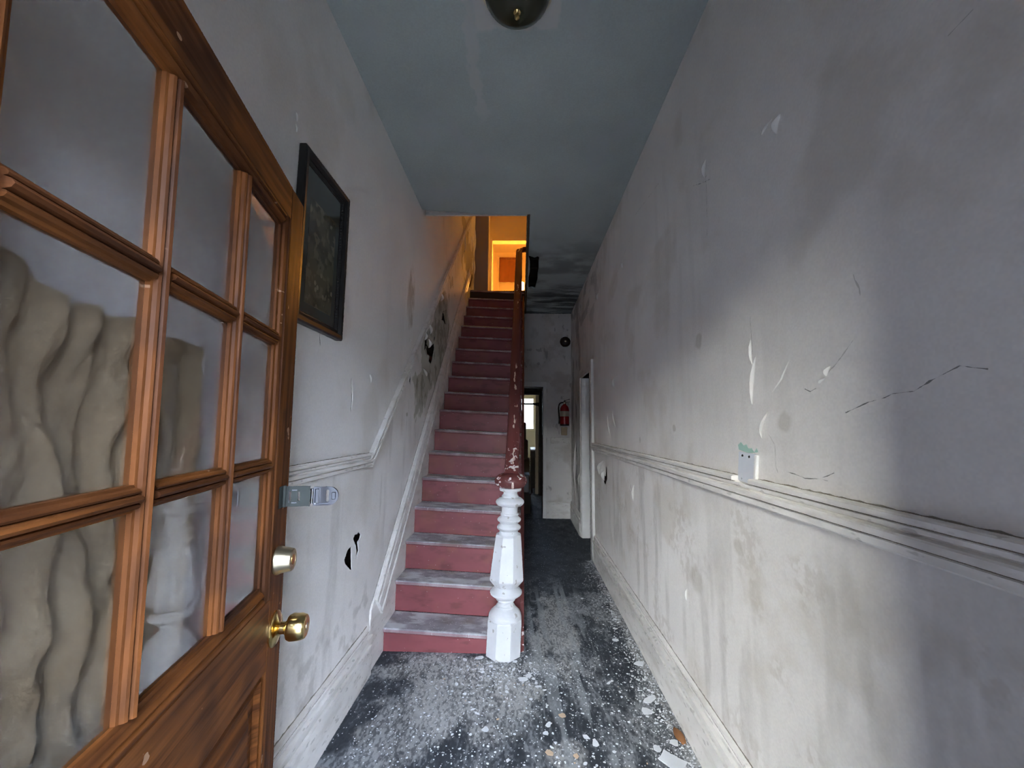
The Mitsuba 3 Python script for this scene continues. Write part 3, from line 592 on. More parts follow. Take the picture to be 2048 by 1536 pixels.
arcp = [(.132 + .028 * math.cos(a), 1.204 + .028 * math.sin(a)) for a in np.linspace(-math.pi / 2, math.pi / 2, 17)]
sp = Polygon([(.089, 1.176)] + arcp + [(.089, 1.232)])
slot = LineString([(.128, 1.190), (.128, 1.218)]).buffer(.0042)
obj(HP + "__strap", D(extr(sp.difference(slot), (1.3245, 0, 0), (0, 1, 0), (0, 0, 1), (1, 0, 0), .003)), "m_chrome")
obj(HP + "__strap_rim", D(extr(sp.difference(sp.buffer(-.0045)), (1.3185, 0, 0), (0, 1, 0), (0, 0, 1), (1, 0, 0), .006)), "m_chrome")
obj(HP + "__strap_boss", D(cat(cbox(1.320, 1.3245, .094, .106, 1.182, 1.226, .0015), cbox(1.3205, 1.3245, .140, .152, 1.193, 1.215, .0015))), "m_chrome")
# crumpled curtain on the far side of the leaf
ns, nz = 190, 170
S, Z = np.meshgrid(np.linspace(.33, 1.02, ns), np.linspace(0, 1, nz))
top = 1.655 - .065 * np.clip((S - .54) / .16, 0, 1) + .016 * np.sin((S - .7) * 11) * (S > .7) + .006 * np.sin(S * 46)
Zw = .80 + (top - .80) * Z
q = np.stack([S * 4, Zw * 3.0, S * 0], -1)
w_ = S * 96 + 9 * meshkit.fbm(q * [.5, .5, 1], 3, 1)
off = .010 * np.sign(np.sin(w_)) * np.abs(np.sin(w_)) ** .8 + .045 * (meshkit.fbm(q * [2.6, 1.4, 1], 3, 5) - .5) + .052 * (meshkit.fbm(q * [5.5, 3.4, 1], 4, 9) - .5)
V = np.stack([S, -.094 + .040 * np.tanh(off / .036), Zw], -1).reshape(-1, 3)
F = []
for i in range(nz - 1):
    for j in range(ns - 1):
        a = i * ns + j; F += [[a, a + 1, a + ns + 1], [a, a + ns + 1, a + ns]]
cm = D(trimesh.Trimesh(V, F, process=False))
cu = thing("curtain", "crumpled beige curtain hanging behind the panes of the open front door", "curtain")
obj(cu + "__cloth", cm, "m_curtain", True)
obj(cu + "__rod", D(tube([(.32, -.108, 1.600), (.70, -.108, 1.575), (1.03, -.108, 1.575)], .004)), "m_brass_dull", 40)

# ------------------------------------------------------------------ picture on the left wall
PF = thing("framed_picture", "black framed dark picture hanging on the left wall above the door's edge", "picture")
y0, y1, z0, z1 = 1.432, 1.828, 1.810, 2.510
prof = [(0, 0), (.048, 0), (.048, .012), (.040, .020), (.030, .019), (.022, .030), (.006, .032), (0, .026)]
xo = XL + .001
fr = []
O = [(y0, z0), (y1, z0), (y1, z1), (y0, z1)]; 
V, F = [], []
for a, h in prof:
    V += [(xo + h, y0 + a, z0 + a), (xo + h, y1 - a, z0 + a), (xo + h, y1 - a, z1 - a), (xo + h, y0 + a, z1 - a)]
n = len(prof)
for j in range(n):
    for i in range(4):
        a, b, c2, d2 = j * 4 + i, j * 4 + (i + 1) % 4, ((j + 1) % n) * 4 + (i + 1) % 4, ((j + 1) % n) * 4 + i
        F += [[a, b, c2], [a, c2, d2]]
fm = trimesh.Trimesh(V, F, process=False); fm.fix_normals()
obj(PF + "__frame", fm, "m_black_frame")
bd = []
for i in range(44):
    zz = z0 + .05 + (z1 - z0 - .10) * i / 43
    for yy in (y0 + .044, y1 - .044):
        b = trimesh.creation.icosphere(1, .005); b.apply_translation((xo + .013, yy, zz)); bd.append(b)
k = obj(PF + "__bead_edging", cat(*bd), "m_black_frame", True); labels[k] = {"kind": "stuff"}
obj(PF + "__mat_board", cbox(xo + .003, xo + .006, y0 + .046, y1 - .046, z0 + .046, z1 - .046, 0), "m_mat_board")
obj(PF + "__print", cbox(xo + .0062, xo + .0072, y0 + .092, y1 - .082, z0 + .095, z1 - .165, 0), "m_print")
gm = trimesh.Trimesh([(xo + .0115, y0 + .04, z0 + .04), (xo + .0115, y1 - .04, z0 + .04), (xo + .0115, y1 - .04, z1 - .04), (xo + .0115, y0 + .04, z1 - .04)], [[0, 1, 2], [0, 2, 3]], process=False)
obj(PF + "__glass", gm, "m_pane")

# ------------------------------------------------------------------ ceiling lamp
CLp = thing("ceiling_light", "dark glass bowl ceiling light with a brass finial", "ceiling light")
LX, LY = -.033, 1.487
obj(CLp + "__canopy", lathe([(0, ZC - .001), (.135, ZC - .001), (.150, ZC - .012), (.152, ZC - .040), (.146, ZC - .046), (.140, ZC - .044), (0, ZC - .03)], 56, (LX, LY, 0)), "m_brass_dull", 40)
obj(CLp + "__shade", lathe([(.141, ZC - .044)] + [(.141 * math.cos(a), ZC - .046 - .098 * math.sin(a)) for a in np.linspace(.02, math.pi / 2 - .08, 18)] + [(0, ZC - .1445)], 56, (LX, LY, 0)), "m_lamp_glass", 40)
obj(CLp + "__finial", lathe([(0, ZC - .140), (.013, ZC - .143), (.015, ZC - .149), (.008, ZC - .155), (.006, ZC - .160), (.010, ZC - .166), (.010, ZC - .172), (.005, ZC - .179), (0, ZC - .181)], 24, (LX, LY, 0)), "m_brass", 40)

# ------------------------------------------------------------------ things on the walls
BP = thing("blank_plate", "pale grey blank plate set into the chair rail of the right wall", "wall plate")
def tilt(m):
    v = m.vertices.copy(); v[:, 1] += -.15 * (v[:, 2] - 1.285); v[:, 2] += .035 * (v[:, 1] - 1.45); return trimesh.Trimesh(v, m.faces, process=False)
obj(BP + "__cover", tilt(cbox(XR - .007, XR - .003, 1.398, 1.502, 1.232, 1.338, .0015)), "m_plate")
k = obj(BP + "__box", tilt(cat(cbox(XR - .003, XR + .04, 1.404, 1.407, 1.24, 1.33, 0), cbox(XR - .003, XR + .04, 1.494, 1.497, 1.24, 1.33, 0))), "m_black")
k = obj(BP + "__side_lip", tilt(cbox(XR - .012, XR - .0005, 1.384, 1.3965, 1.226, 1.335, .002)), "m_white_plain"); note(k, "strip of bright white filler")
for i, (yy, zz, m) in enumerate(((1.474, 1.325, "m_black"), (1.432, 1.325, "m_black"), (1.474, 1.243, "m_chrome"), (1.432, 1.243, "m_chrome"))):
    sc_ = frame(trimesh.creation.cylinder(.0042 if m == "m_black" else .003, .0024, sections=12), (XR - .0078, yy, zz), (0, 1, 0), (0, 0, 1), (1, 0, 0))
    obj(BP + ("__screw_hole" if m == "m_black" else "__screw"), tilt(sc_), m)
tp = Polygon([(1.50, 1.345), (1.505, 1.362), (1.485, 1.372), (1.47, 1.361), (1.452, 1.366), (1.44, 1.352), (1.42, 1.354), (1.405, 1.34), (1.39, 1.355), (1.384, 1.343), (1.44, 1.336)])
obj("wall_right__torn_edge", ex_x(tp.buffer(0), XR - .0018, XR - .0002), "m_green_paint")
AB = thing("alarm_bell", "small round dark bell high on the end wall of the hall", "bell")
obj(AB + "__gong", lathe([(0, .0), (.082, .0), (.086, .012), (.080, .034), (.055, .052), (.02, .058), (0, .058)], 36, (.700, YB - .0005, 2.803), (0, -1, 0)), "m_bell", 40)
obj(AB + "__boss", lathe([(0, .0582), (.014, .0582), (.012, .068), (0, .070)], 20, (.700, YB - .0005, 2.803), (0, -1, 0)), "m_brass_dull", 40)
FE = thing("fire_extinguisher", "red fire extinguisher hanging on the end wall beside the doorway", "fire extinguisher")
ex, ey = .678, YB - .095
obj(FE + "__cylinder", lathe([(0, 1.447), (.060, 1.447), (.070, 1.453), (.071, 1.47), (.071, 1.685), (.066, 1.720), (.050, 1.750), (.026, 1.768), (.022, 1.785), (0, 1.785)], 40, (ex, ey, 0)), "m_red_paint", 40)
la = []
k = obj(FE + "__label", lathe([(.0711, 1.585), (.0718, 1.586), (.0718, 1.668), (.0711, 1.669)], 40, (ex, ey, 0)), "m_ext_label", 40); note(k, "pale printed label band")
k = obj(FE + "__base_boot", lathe([(0, 1.440), (.0722, 1.440), (.0728, 1.452), (.0728, 1.463), (.0715, 1.464)], 40, (ex, ey, 0)), "m_black", 40)
obj(FE + "__valve", cat(lathe([(0, 1.784), (.022, 1.784), (.022, 1.808), (.014, 1.812), (.014, 1.83), (0, 1.83)], 20, (ex, ey, 0)), cbox(ex - .030, ex + .012, ey - .012, ey + .012, 1.796, 1.814)), "m_black")
obj(FE + "__carrying_handle", cat(cbox(ex - .012, ex + .080, ey - .009, ey + .009, 1.812, 1.819), ), "m_black")
lv = cbox(0, .098, -.009, .009, -.004, .004); lv.apply_transform(trimesh.transformations.rotation_matrix(-.32, (0, 1, 0))); lv.apply_translation((ex - .012, ey, 1.830))
obj(FE + "__squeeze_lever", lv, "m_black")
obj(FE + "__gauge", lathe([(0, 0), (.016, 0), (.016, .012), (0, .014)], 20, (ex - .004, ey - .012, 1.798), (0, -1, 0)), "m_brass_dull", 40)
hp = [(ex - .030, ey, 1.805), (ex - .062, ey, 1.800), (ex - .085, ey - .002, 1.775), (ex - .094, ey - .005, 1.73), (ex - .094, ey - .008, 1.66), (ex - .088, ey - .012, 1.59), (ex - .084, ey - .012, 1.55), (ex - .084, ey - .012, 1.47)]
obj(FE + "__hose", tube(hp, .011, 12), "m_black", 40)
obj(FE + "__bracket", cat(cbox(ex - .02, ex + .02, ey + .0735, YB - .0005, 1.50, 1.74), cbox(ex - .014, ex + .014, ey + .020, YB - .002, 1.770, 1.782)), "m_black")
SW = thing("light_switch", "tan light switch under the fire extinguisher on the end wall", "light switch")
obj(SW + "__plate", cbox(.634, .730, YB - .008, YB - .0005, 1.288, 1.418, .003), "m_switch")
obj(SW + "__toggle", cbox(.676, .688, YB - .020, YB - .008, 1.34, 1.366, .002), "m_switch")

# ------------------------------------------------------------------ peeling paint on the walls
def peel(side, pts, w, lift, flip=1, key=None, m="m_peel"):
    """A strip of paint loose along a line (y, z): one edge on the wall, the other curling off it."""
    w, lift = (w * .6, lift * .6) if side == "left" else (w * .65, lift * 1.2)
    pts = np.array(pts, float); seg = np.r_[0, np.cumsum(np.linalg.norm(np.diff(pts, axis=0), axis=1))]
    n, c = 14, 6
    t = np.linspace(0, seg[-1], n)
    P = np.stack([np.interp(t, seg, pts[:, 0]), np.interp(t, seg, pts[:, 1])], 1)
    V = []
    nx = -1 if side == "right" else 1
    X = XR if side == "right" else XL
    r = np.random.default_rng(int(abs(pts[0, 0]) * 1000))
    for layer in (0, 1):
        for i in range(n):
            ww = w * (math.sin(math.pi * (i + .6) / (n + .2)) ** .7) * (0.75 + .5 * r.random() if layer == 0 else 1)
            if layer == 0: P_w = ww; 
            for j in range(c):
                f = j / (c - 1)
                a = f * 1.5
                yy = P[i, 0] + flip * ww * math.sin(a) / math.sin(1.5) * .9
                xx = X + nx * (0.0006 + lift * (1 - math.cos(a)) * math.sin(math.pi * (i + .6) / (n + .2)) + .0009 * layer)
                V.append((xx, yy, P[i, 1] + .12 * ww * f))
    F = []
    for layer in (0, 1):
        o = layer * n * c
        for i in range(n - 1):
            for j in range(c - 1):
                a = o + i * c + j; F += [[a, a + 1, a + c + 1], [a, a + c + 1, a + c]]
    obj(key or f"wall_{side}__peeling_paint", trimesh.Trimesh(V, F, process=False), m, True)
R_ = "right"; L_ = "left"
peel(R_, [(1.388, 1.729), (1.387, 1.64)], .010, .008)
peel(R_, [(1.366, 1.665), (1.388, 1.571), (1.402, 1.506)], .010, .010)
peel(R_, [(1.320, 1.475), (1.349, 1.434), (1.362, 1.408), (1.358, 1.388)], .022, .014, -1)
peel(R_, [(1.165, 2.395), (1.179, 2.376), (1.188, 2.345)], .012, .016)
peel(R_, [(1.206, 2.412), (1.234, 2.409), (1.262, 2.400)], .010, .006)
peel(R_, [(1.655, 2.590), (1.675, 2.52)], .012, .012)
peel(R_, [(4.08, 2.823), (4.138, 2.765)], .03, .018)
peel(R_, [(3.091, 2.735), (3.095, 2.69)], .016, .014)
peel(R_, [(3.466, 1.85), (3.45, 1.755)], .04, .022, -1)
peel(R_, [(1.058, 1.560), (1.042, 1.584)], .010, .008)
peel(R_, [(1.086, 1.543), (1.060, 1.556)], .007, .006)
peel(R_, [(3.96, 1.10), (4.08, 1.03), (4.16, .945)], .10, .045, -1)
peel(R_, [(3.93, 1.01), (3.91, .915)], .05, .035, -1)
peel(R_, [(1.197, 1.626), (1.237, 1.571), (1.289, 1.537)], .006, .003)
peel(R_, [(5.56, .80), (5.53, .62)], .05, .03, -1)
peel(R_, [(5.93, 1.22), (5.90, .90), (6.02, .52)], .05, .03, 1)
peel(R_, [(2.02, .66), (2.03, .60)], .012, .006); peel(R_, [(2.9, 1.02), (2.92, .90)], .02, .01)
peel(R_, [(3.55, 1.58), (3.42, 1.42)], .02, .008); peel(R_, [(3.75, 1.55), (3.62, 1.33)], .02, .008)
peel(L_, [(3.637, 2.364), (3.70, 2.33), (3.713, 2.285)], .06, .035)
peel(L_, [(3.515, 2.26), (3.53, 2.225), (3.497, 2.178)], .05, .03)
peel(L_, [(3.642, 2.224), (3.69, 2.186), (3.669, 2.141)], .05, .03)
peel(L_, [(4.15, 2.845), (4.18, 2.80), (4.125, 2.738)], .06, .035)
peel(L_, [(3.252, 2.018), (3.337, 1.954)], .018, .012)
peel(L_, [(3.477, 1.92), (3.538, 1.894), (3.615, 1.868)], .05, .03)
peel(L_, [(3.022, 2.090), (3.046, 2.068)], .02, .016)
peel(L_, [(3.674, 2.442), (3.694, 2.417)], .04, .02)
peel(L_, [(2.258, 1.709), (2.28, 1.660)], .014, .012)
peel(L_, [(2.017, 1.654), (2.038, 1.548), (2.032, 1.493)], .008, .006)
peel(L_, [(1.393, 2.610), (1.402, 2.575)], .012, .008); peel(L_, [(1.397, 2.563), (1.406, 2.535)], .008, .006)
peel(L_, [(3.056, 1.87), (3.060, 1.76)], .024, .018, -1)
peel(L_, [(5.731, 4.30), (5.692, 3.98)], .06, .03); peel(L_, [(6.45, 4.62), (6.43, 4.35)], .08, .04); peel(L_, [(6.60, 4.30), (6.58, 4.05)], .08, .04)
peel(L_, [(6.80, 5.0), (6.83, 4.7), (6.80, 4.45)], .10, .05); peel(L_, [(6.85, 4.4), (6.88, 4.1)], .08, .04)
# a loose dark tongue of paint over the top steps
ft = ex_x(Polygon([(6.05, 3.60), (6.20, 3.63), (6.47, 3.90), (6.40, 3.93)]), XL + .03, XL + .035); k = obj("wall_left__paint_tongue", ft, "m_carton")

# ------------------------------------------------------------------ fallen paint and plaster on the floor
def chip(seed, thick=.0016):
    r = np.random.default_rng(seed); n = r.integers(6, 10)
    a = np.sort(r.uniform(0, 2 * math.pi, n)) ; a = np.linspace(0, 2 * math.pi, n, endpoint=False) + r.uniform(-.25, .25, n)
    rad = r.uniform(.55, 1.0, n)
    P = np.stack([rad * np.cos(a), rad * np.sin(a) * r.uniform(.45, .95)], 1)
    V, F = [], []
    for zz in (0.0, 1.0):
        for q in P: V.append((q[0], q[1], zz * .12 + .10 * r.random() + .12 * q[0] ** 2))
        V.append((0, 0, zz * .12 + .02))
    for i in range(n):
        j = (i + 1) % n; m0, m1 = n, 2 * n + 1
        F += [[m0, j, i], [m1, n + 1 + i, n + 1 + j], [i, j, n + 1 + j], [i, n + 1 + j, n + 1 + i]]
    return trimesh.Trimesh(V, F, process=False)
CH = [mikit.ply(chip(100 + i), "m_chip") for i in range(9)]
CT = [mikit.ply(chip(200 + i), "m_chip_tan") for i in range(3)]
def lay(name, d, x, y, r, ang, label, cat_, group=None, z=0.0):
    k = thing(name, label, cat_, group); scene[k] = {**d, "to_world": T().translate([x, y, z + .001]).rotate([0, 0, 1], ang).scale([r, r, r * .55])}
    return k
big = [(.722, 2.60, .040, "white paint flake against the right baseboard, well beyond the newel post"), (.685, 2.275, .060, "long white paint flake touching the right baseboard"), (.345, 1.975, .026, "round white paint flake in the middle of the floor"),
       (.310, 2.010, .024, "small white flake just beside the round flake in the middle of the floor"), (.660, 1.885, .075, "largest white plaster flake, by the right baseboard near the viewer"), (.640, 2.865, .028, "white paint flake on the dark floor beyond the newel post"),
       (.500, 2.410, .026, "white paint flake right of the newel post"), (.700, 1.990, .030, "white flake beside the brown scrap at the right baseboard"), (.640, 2.19, .040, "pointed white flake beside the right baseboard"), (.02, 2.42, .034, "pale flake lying just before the newel post"),
       (.105, 2.36, .026, "thin white flake right of the foot of the newel post"), (.14, 2.08, .022, "white flake in front of the newel post, on the near floor")]
used_xy = []
for i, (x, y, r, lab) in enumerate(big): lay("paint_flake", CH[i % 9], x, y, r, 37 * i, lab, "paint flake"); used_xy.append((x, y))
lay("plaster_chunk", mikit.ply(chip(77), "m_chip"), -.245, 2.618, .036, 20, "white plaster chunk at the foot of the first riser beside the newel post", "plaster chunk")
lab = "small white paint chip fallen on the dark hall floor"
i = 0
while i < 275:
    u = rng.random()
    if u < .45: x, y = .765 - abs(rng.normal(0, .09)), 1.72 + 1.9 * rng.random() ** 1.4
    elif u < .62: x, y = rng.normal(-.02, .16), rng.normal(2.46, .10)
    else: x, y = rng.uniform(-.35, .70), 1.75 + abs(rng.normal(0, .55))
    r = float(np.clip(rng.lognormal(math.log(.0085), .50), .0045, .026))
    if x > .76 - r or x < -.70 or y < 1.70 or (y > 2.60 and x < .03) or any((x - a) ** 2 + (y - b) ** 2 < (.024) ** 2 for a, b in used_xy): continue
    used_xy.append((x, y))
    d = CT[i % 3] if i % 14 == 5 else CH[i % 9]
    hue = "tan" if i % 14 == 5 else "white"
    size = "large" if r > .014 else "small"
    where = ("along the right baseboard, nearest the viewer" if y < 2.2 else "along the right baseboard, level with the newel post" if y < 2.9 else "along the right baseboard, beyond the newel post") if x > .58 else \
            "around the foot of the newel post" if math.hypot(x + .05, y - 2.5) < .30 else ("on the open floor nearest the viewer" if y < 2.1 else "on the open floor right of the newel post" if x > .05 else "on the dusty floor before the stairs")
    lay("paint_chip", d, x, y, r, float(rng.uniform(0, 360)), f"{size} {hue} paint chip lying {where}", "paint chip", f"{size} {hue} paint chips {where}")
    i += 1
V, F = [], []
base = trimesh.creation.icosphere(0, 1.0)
for i in range(6500):
    u = rng.random()
    if u < .40: x, y = .770 - abs(rng.normal(0, .07)), 1.6 + 2.9 * rng.random() ** 1.3
    elif u < .58: x, y = rng.normal(-.08, .24), rng.normal(2.48, .11)
    else: x, y = rng.uniform(-.75, .75), 1.6 + abs(rng.normal(0, .75))
    if x > .772 or x < -.85 or (y > 2.66 and x < .04) or math.hypot(x + .10, y - 2.69) < .115: continue
    r = float(np.clip(rng.lognormal(math.log(.0022), .45), .001, .006))
    v = base.vertices * [r * rng.uniform(.7, 1.5), r * rng.uniform(.7, 1.5), r * .4] + [x, y, r * .35]
    F.append(base.faces + 12 * len(V)); V.append(v)
one("plaster_crumbs", trimesh.Trimesh(np.vstack(V), np.vstack(F), process=False), "m_chip", "fine white plaster crumbs strewn over the dark hall floor", "crumbs", kind="stuff")
a = np.linspace(0, 1, 12)
sc = []
for t in a:
    w = .020 * math.sin(math.pi * (.12 + .8 * t)); sc.append([(w * math.cos(b) * 1.0, -.05 + .10 * t, .006 + .022 * max(0, math.sin(b)) * math.sin(math.pi * (.1 + .8 * t))) for b in np.linspace(0, math.pi, 9)])
V = np.array(sc).reshape(-1, 3); F = []
for i in range(11):
    for j in range(8):
        q = i * 9 + j; F += [[q, q + 1, q + 10], [q, q + 10, q + 9]]
sm = trimesh.Trimesh(V, F, process=False); sm.apply_transform(trimesh.transformations.rotation_matrix(.12, (0, 0, 1))); sm.apply_translation((.742, 2.03, -.004))
one("brown_scrap", sm, "m_scrap", "curled brown scrap lying against the right baseboard near the viewer", "scrap", smooth=True)

# ------------------------------------------------------------------ rooms behind the hall
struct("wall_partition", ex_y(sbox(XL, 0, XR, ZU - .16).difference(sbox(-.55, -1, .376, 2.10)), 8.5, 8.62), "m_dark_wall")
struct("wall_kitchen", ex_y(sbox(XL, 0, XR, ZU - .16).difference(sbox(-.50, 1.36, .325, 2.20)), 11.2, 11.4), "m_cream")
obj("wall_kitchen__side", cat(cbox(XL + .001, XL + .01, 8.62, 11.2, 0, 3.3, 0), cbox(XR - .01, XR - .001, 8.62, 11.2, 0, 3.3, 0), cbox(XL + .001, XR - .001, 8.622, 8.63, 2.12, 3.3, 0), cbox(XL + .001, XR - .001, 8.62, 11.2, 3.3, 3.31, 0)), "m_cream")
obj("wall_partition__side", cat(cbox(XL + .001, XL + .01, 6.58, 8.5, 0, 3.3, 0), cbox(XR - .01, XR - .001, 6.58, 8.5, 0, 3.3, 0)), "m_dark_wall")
struct("window_1", cat(cbox(-.56, -.50, 11.17, 11.40, 1.30, 2.26), cbox(.325, .385, 11.17, 11.40, 1.30, 2.26), cbox(-.50, .325, 11.17, 11.40, 2.20, 2.26), cbox(-.58, .405, 11.14, 11.40, 1.30, 1.36)), "m_cream")
obj("window_1__pane", trimesh.Trimesh([(-.50, 11.3, 1.36), (.325, 11.3, 1.36), (.325, 11.3, 2.20), (-.50, 11.3, 2.20)], [[0, 1, 2], [0, 2, 3]], process=False), "m_pane")
struct("trim_12", cat(cbox(.366, .3755, 8.479, 8.635, 0, 2.10), cbox(.386, .45, 8.478, 8.499, 0, 2.16), cbox(-.55, .376, 8.478, 8.499, 2.101, 2.16)), "m_dark_trim")
labels["trim_12"]["label"] = "dark casing of the inner kitchen doorway"
# gathered valance over the kitchen doorway
xs = np.linspace(-.549, .375, 90); zs_ = np.linspace(0, 1, 7); V = []
for t in zs_:
    for x in xs:
        drop = .060 - .028 * math.cos((x + .09) / .465 * math.pi * 1.0)
        drop = .03 + .055 * min(1, ((x - .14) / .23) ** 2)
        V.append((x, 8.455 + .010 * math.sin(x * 120), 1.905 - drop * (t - .3)))
F = []
for i in range(6):
    for j in range(89):
        q = i * 90 + j; F += [[q, q + 1, q + 91], [q, q + 91, q + 90]]
VA = thing("valance", "dark gathered strip of cloth hung across the kitchen doorway", "valance")
obj(VA + "__cloth", trimesh.Trimesh(V, F, process=False), "m_valance", True)
obj(VA + "__rod", tube([(-.552, 8.47, 1.895), (.378, 8.47, 1.895)], .007), "m_black", 40)
ctn = [(-.42, .185, 0, .42, "bottom"), (-.40, .165, .42, .80, "second from the floor"), (-.42, .125, .80, 1.16, "third from the floor"), (-.41, .085, 1.16, 1.50, "fourth from the floor"), (-.42, .052, 1.50, 1.73, "topmost")]
for x0, x1, z0, z1, w in ctn:
    c = cbox(x0, x1, 7.75, 8.2, z0, z1 - .001, .012)
    v = c.vertices.copy(); v[:, 0] += .012 * (meshkit.noise(v * 7 + z0) - .5); c = trimesh.Trimesh(v, c.faces, process=False)
    k = thing("carton", f"dark carton, {w} of the stack in the room beyond the hall", "box")
    obj(k + "__box", c, "m_carton"); obj(k + "__tape", cbox((x0 + x1) / 2 - .025, (x0 + x1) / 2 + .025, 7.7465, 7.7505, z0 + .02, z1 - .02, 0), "m_switch")
k = thing("chest", "low dark chest behind the newel post, inside the end doorway", "chest"); obj(k + "__body", cbox(-.35, .16, 6.75, 7.15, 0, .30), "m_dark_trim"); obj(k + "__lid", cbox(-.36, .17, 6.74, 7.16, .301, .328), "m_dark_trim")
k = thing("storage_tote", "grey plastic tote resting on the dark chest behind the newel cap", "tote"); obj(k + "__tub", cbox(-.25, .128, 6.80, 7.10, .3285, .60, .015), "m_tote"); obj(k + "__lid", cbox(-.26, .139, 6.79, 7.11, .601, .630, .006), "m_tote")
k = thing("kitchen_table", "white topped table in the bright kitchen beyond the hall", "table")
obj(k + "__top", cbox(.205, .70, 8.75, 9.6, .905, .935, .006), "m_white_plain")
obj(k + "__apron", cbox(.245, .66, 8.80, 9.55, .10, .9045), "m_dark_trim")
for a, b in ((.23, 8.78), (.67, 8.78), (.23, 9.57), (.67, 9.57)): obj(k + "__leg", cbox(a - .02, a + .02, b - .02, b + .02, 0, .9045), "m_dark_trim")

# ------------------------------------------------------------------ upper floor
struct("wall_landing", cbox(XL + .0005, -.640, 6.95, 7.08, ZU, ZT, 0), "m_upper_grey")
struct("trim_13", cbox(-.640, -.622, 6.93, 7.10, ZU, ZT - .01), "m_upper_wall")
labels["trim_13"]["label"] = "upright edge casing at the head of the stairs"
struct("wall_upper_back", ex_y(sbox(XL, ZU, XR, ZT).difference(sbox(-.70, ZU - 1, .30, 5.615)), 8.7, 8.86), "m_upper_wall")
struct("trim_14", casing(-.70, .30, 5.615, 8.70, .085, .02), "m_upper_wall")
v = scene["trim_14"]
labels["trim_14"]["label"] = "casing of the lit doorway upstairs"
struct("wall_upper_end", ex_y(sbox(XL, ZU, XR, ZT).difference(sbox(-.70, 4.95, -.02, 6.40)), 11.5, 11.6), "m_upper_wall")
struct("window_2", cat(cbox(-.76, -.70, 11.46, 11.6, 4.90, 6.46), cbox(-.02, .04, 11.46, 11.6, 4.90, 6.46), cbox(-.70, -.02, 11.46, 11.6, 6.40, 6.46), cbox(-.78, .06, 11.42, 11.6, 4.88, 4.95), cbox(-.70, -.02, 11.585, 11.60, 4.95, 6.40)), "m_upper_wall")
BLD = thing("window_blind", "brown blind drawn over the window of the lit upstairs room", "blind")
V = []
for i, t in enumerate(np.linspace(0, 1, 14)):
    for x in np.linspace(-.69, -.04, 20): V.append((x, 11.40 + .012 * math.sin(x * 25 + t * 3) - .02 * t, 6.38 - .74 * t + .03 * math.sin((x + .69) / .65 * math.pi) * (1 - t) * -1))
F = []
for i in range(13):
    for j in range(19):
        q = i * 20 + j; F += [[q, q + 1, q + 21], [q, q + 21, q + 20]]
obj(BLD + "__cloth", trimesh.Trimesh(V, F, process=False), "m_blind", True); obj(BLD + "__roller", tube([(-.70, 11.42, 6.395), (-.02, 11.42, 6.395)], .018), "m_blind", 40)
ND = thing("night_stand", "low stand under the lit lamp in the upstairs room", "stand"); obj(ND + "__body", cbox(-.20, .17, 9.1, 9.5, ZU, ZU + .93), "m_upper_grey"); obj(ND + "__top", cbox(-.22, .19, 9.08, 9.52, ZU + .931, ZU + .955), "m_upper_grey")
TL = thing("table_lamp", "lit table lamp with a white shade in the upstairs room", "lamp")
lx, ly, lz = -.018, 9.3, ZU + .956
obj(TL + "__base", lathe([(0, lz), (.05, lz), (.05, lz + .012), (.018, lz + .03), (.030, lz + .055), (.014, lz + .085), (0, lz + .085)], 24, (lx, ly, 0)), "m_brass", 40)
k = obj(TL + "__shade", lathe([(.0, lz + .083), (.040, lz + .086), (.055, lz + .13), (.052, lz + .26), (.030, lz + .275), (0, lz + .276)], 28, (lx, ly, 0)), "m_white_plain", 40)
scene[k]["emitter"] = {"type": "area", "radiance": rgb(4.6, 1.75, 0.26)}
HB = thing("hall_bulb", "bare bulb lighting the upper landing", "light bulb")
obj(HB + "__cord", tube([(.62, 7.0, ZT), (.62, 7.0, 5.02)], .005), "m_black", 40)
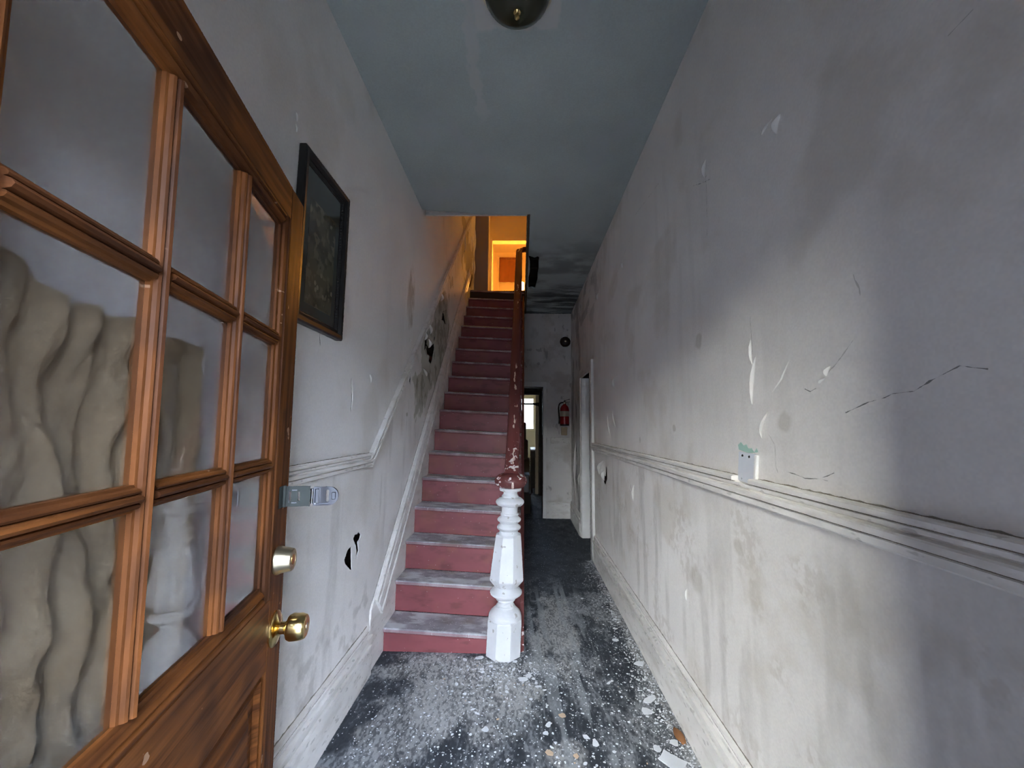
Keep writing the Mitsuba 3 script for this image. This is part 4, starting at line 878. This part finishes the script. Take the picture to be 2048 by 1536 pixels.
obj(HB + "__holder", lathe([(0, 4.95), (.020, 4.95), (.022, 5.02), (0, 5.03)], 20, (.62, 7.0, 0)), "m_black", 40)
k = obj(HB + "__globe", lathe([(0, 4.855), (.03, 4.862), (.047, 4.89), (.047, 4.91), (.025, 4.945), (.015, 4.95), (0, 4.95)], 24, (.62, 7.0, 0)), "m_white_plain", 40)
scene[k]["emitter"] = {"type": "area", "radiance": rgb(0.6, 0.28, 0.065)}

# ------------------------------------------------------------------ outside the front door
struct("ground", cbox(-70, 70, -75, YF0, -.75, -.65, 0), "m_asphalt")
struct("porch_floor", cbox(-1.4, 1.4, -1.5, YF0, -.65, -.02, .01), "m_stone")
struct("door_3", cbox(.12, .695, -.105, -.06, .005, 2.135, .003), "m_dark_trim")  # added unseen leaf, blocks daylight to shape the shadow edge on the right wall
obj("door_3__panel", cbox(.21, .605, -.111, -.0545, .25, 1.0, .008), "m_dark_trim")
obj("door_3__panel", cbox(.21, .605, -.111, -.0545, 1.15, 1.98, .008), "m_dark_trim")
labels["door_3"]["label"] = "added unseen door leaf that cuts the daylight on the right wall"
struct("added_wall_entry", cat(cbox(-1.0, -.69, YF0 - .72, YF0, -.65, 3.2, .01), cbox(-1.05, -.605, YF0 - .89, YF0 - .7205, -.65, 3.2, .01)), "m_dark_stone")  # added unseen wall, blocks daylight coming from the left
struct("wall_facade", cat(cbox(-9, XL - .16, YF0 - .001, YF0 + .3, -.65, 7.5, 0), cbox(XR + .13, 9, YF0 - .001, YF0 + .3, -.65, 7.5, 0)), "m_brick")
x = -42.0
r = np.random.default_rng(4)
for i in range(8):
    w = 10.4; h = float(r.uniform(6.0, 7.6))
    k = thing("row_house", "low brick house across the street", "house", "brick houses across the street")
    obj(k + "__body", cbox(x, x + w - .06, -52, -44, -.65, h, .02), "m_brick")
    for a in range(4):
        for zz in (.4, 3.6): obj(k + "__window", cbox(x + 1.2 + a * 2.3, x + 2.2 + a * 2.3, -44.02, -43.98, zz, zz + 1.6, .005), "m_black")
    x += w
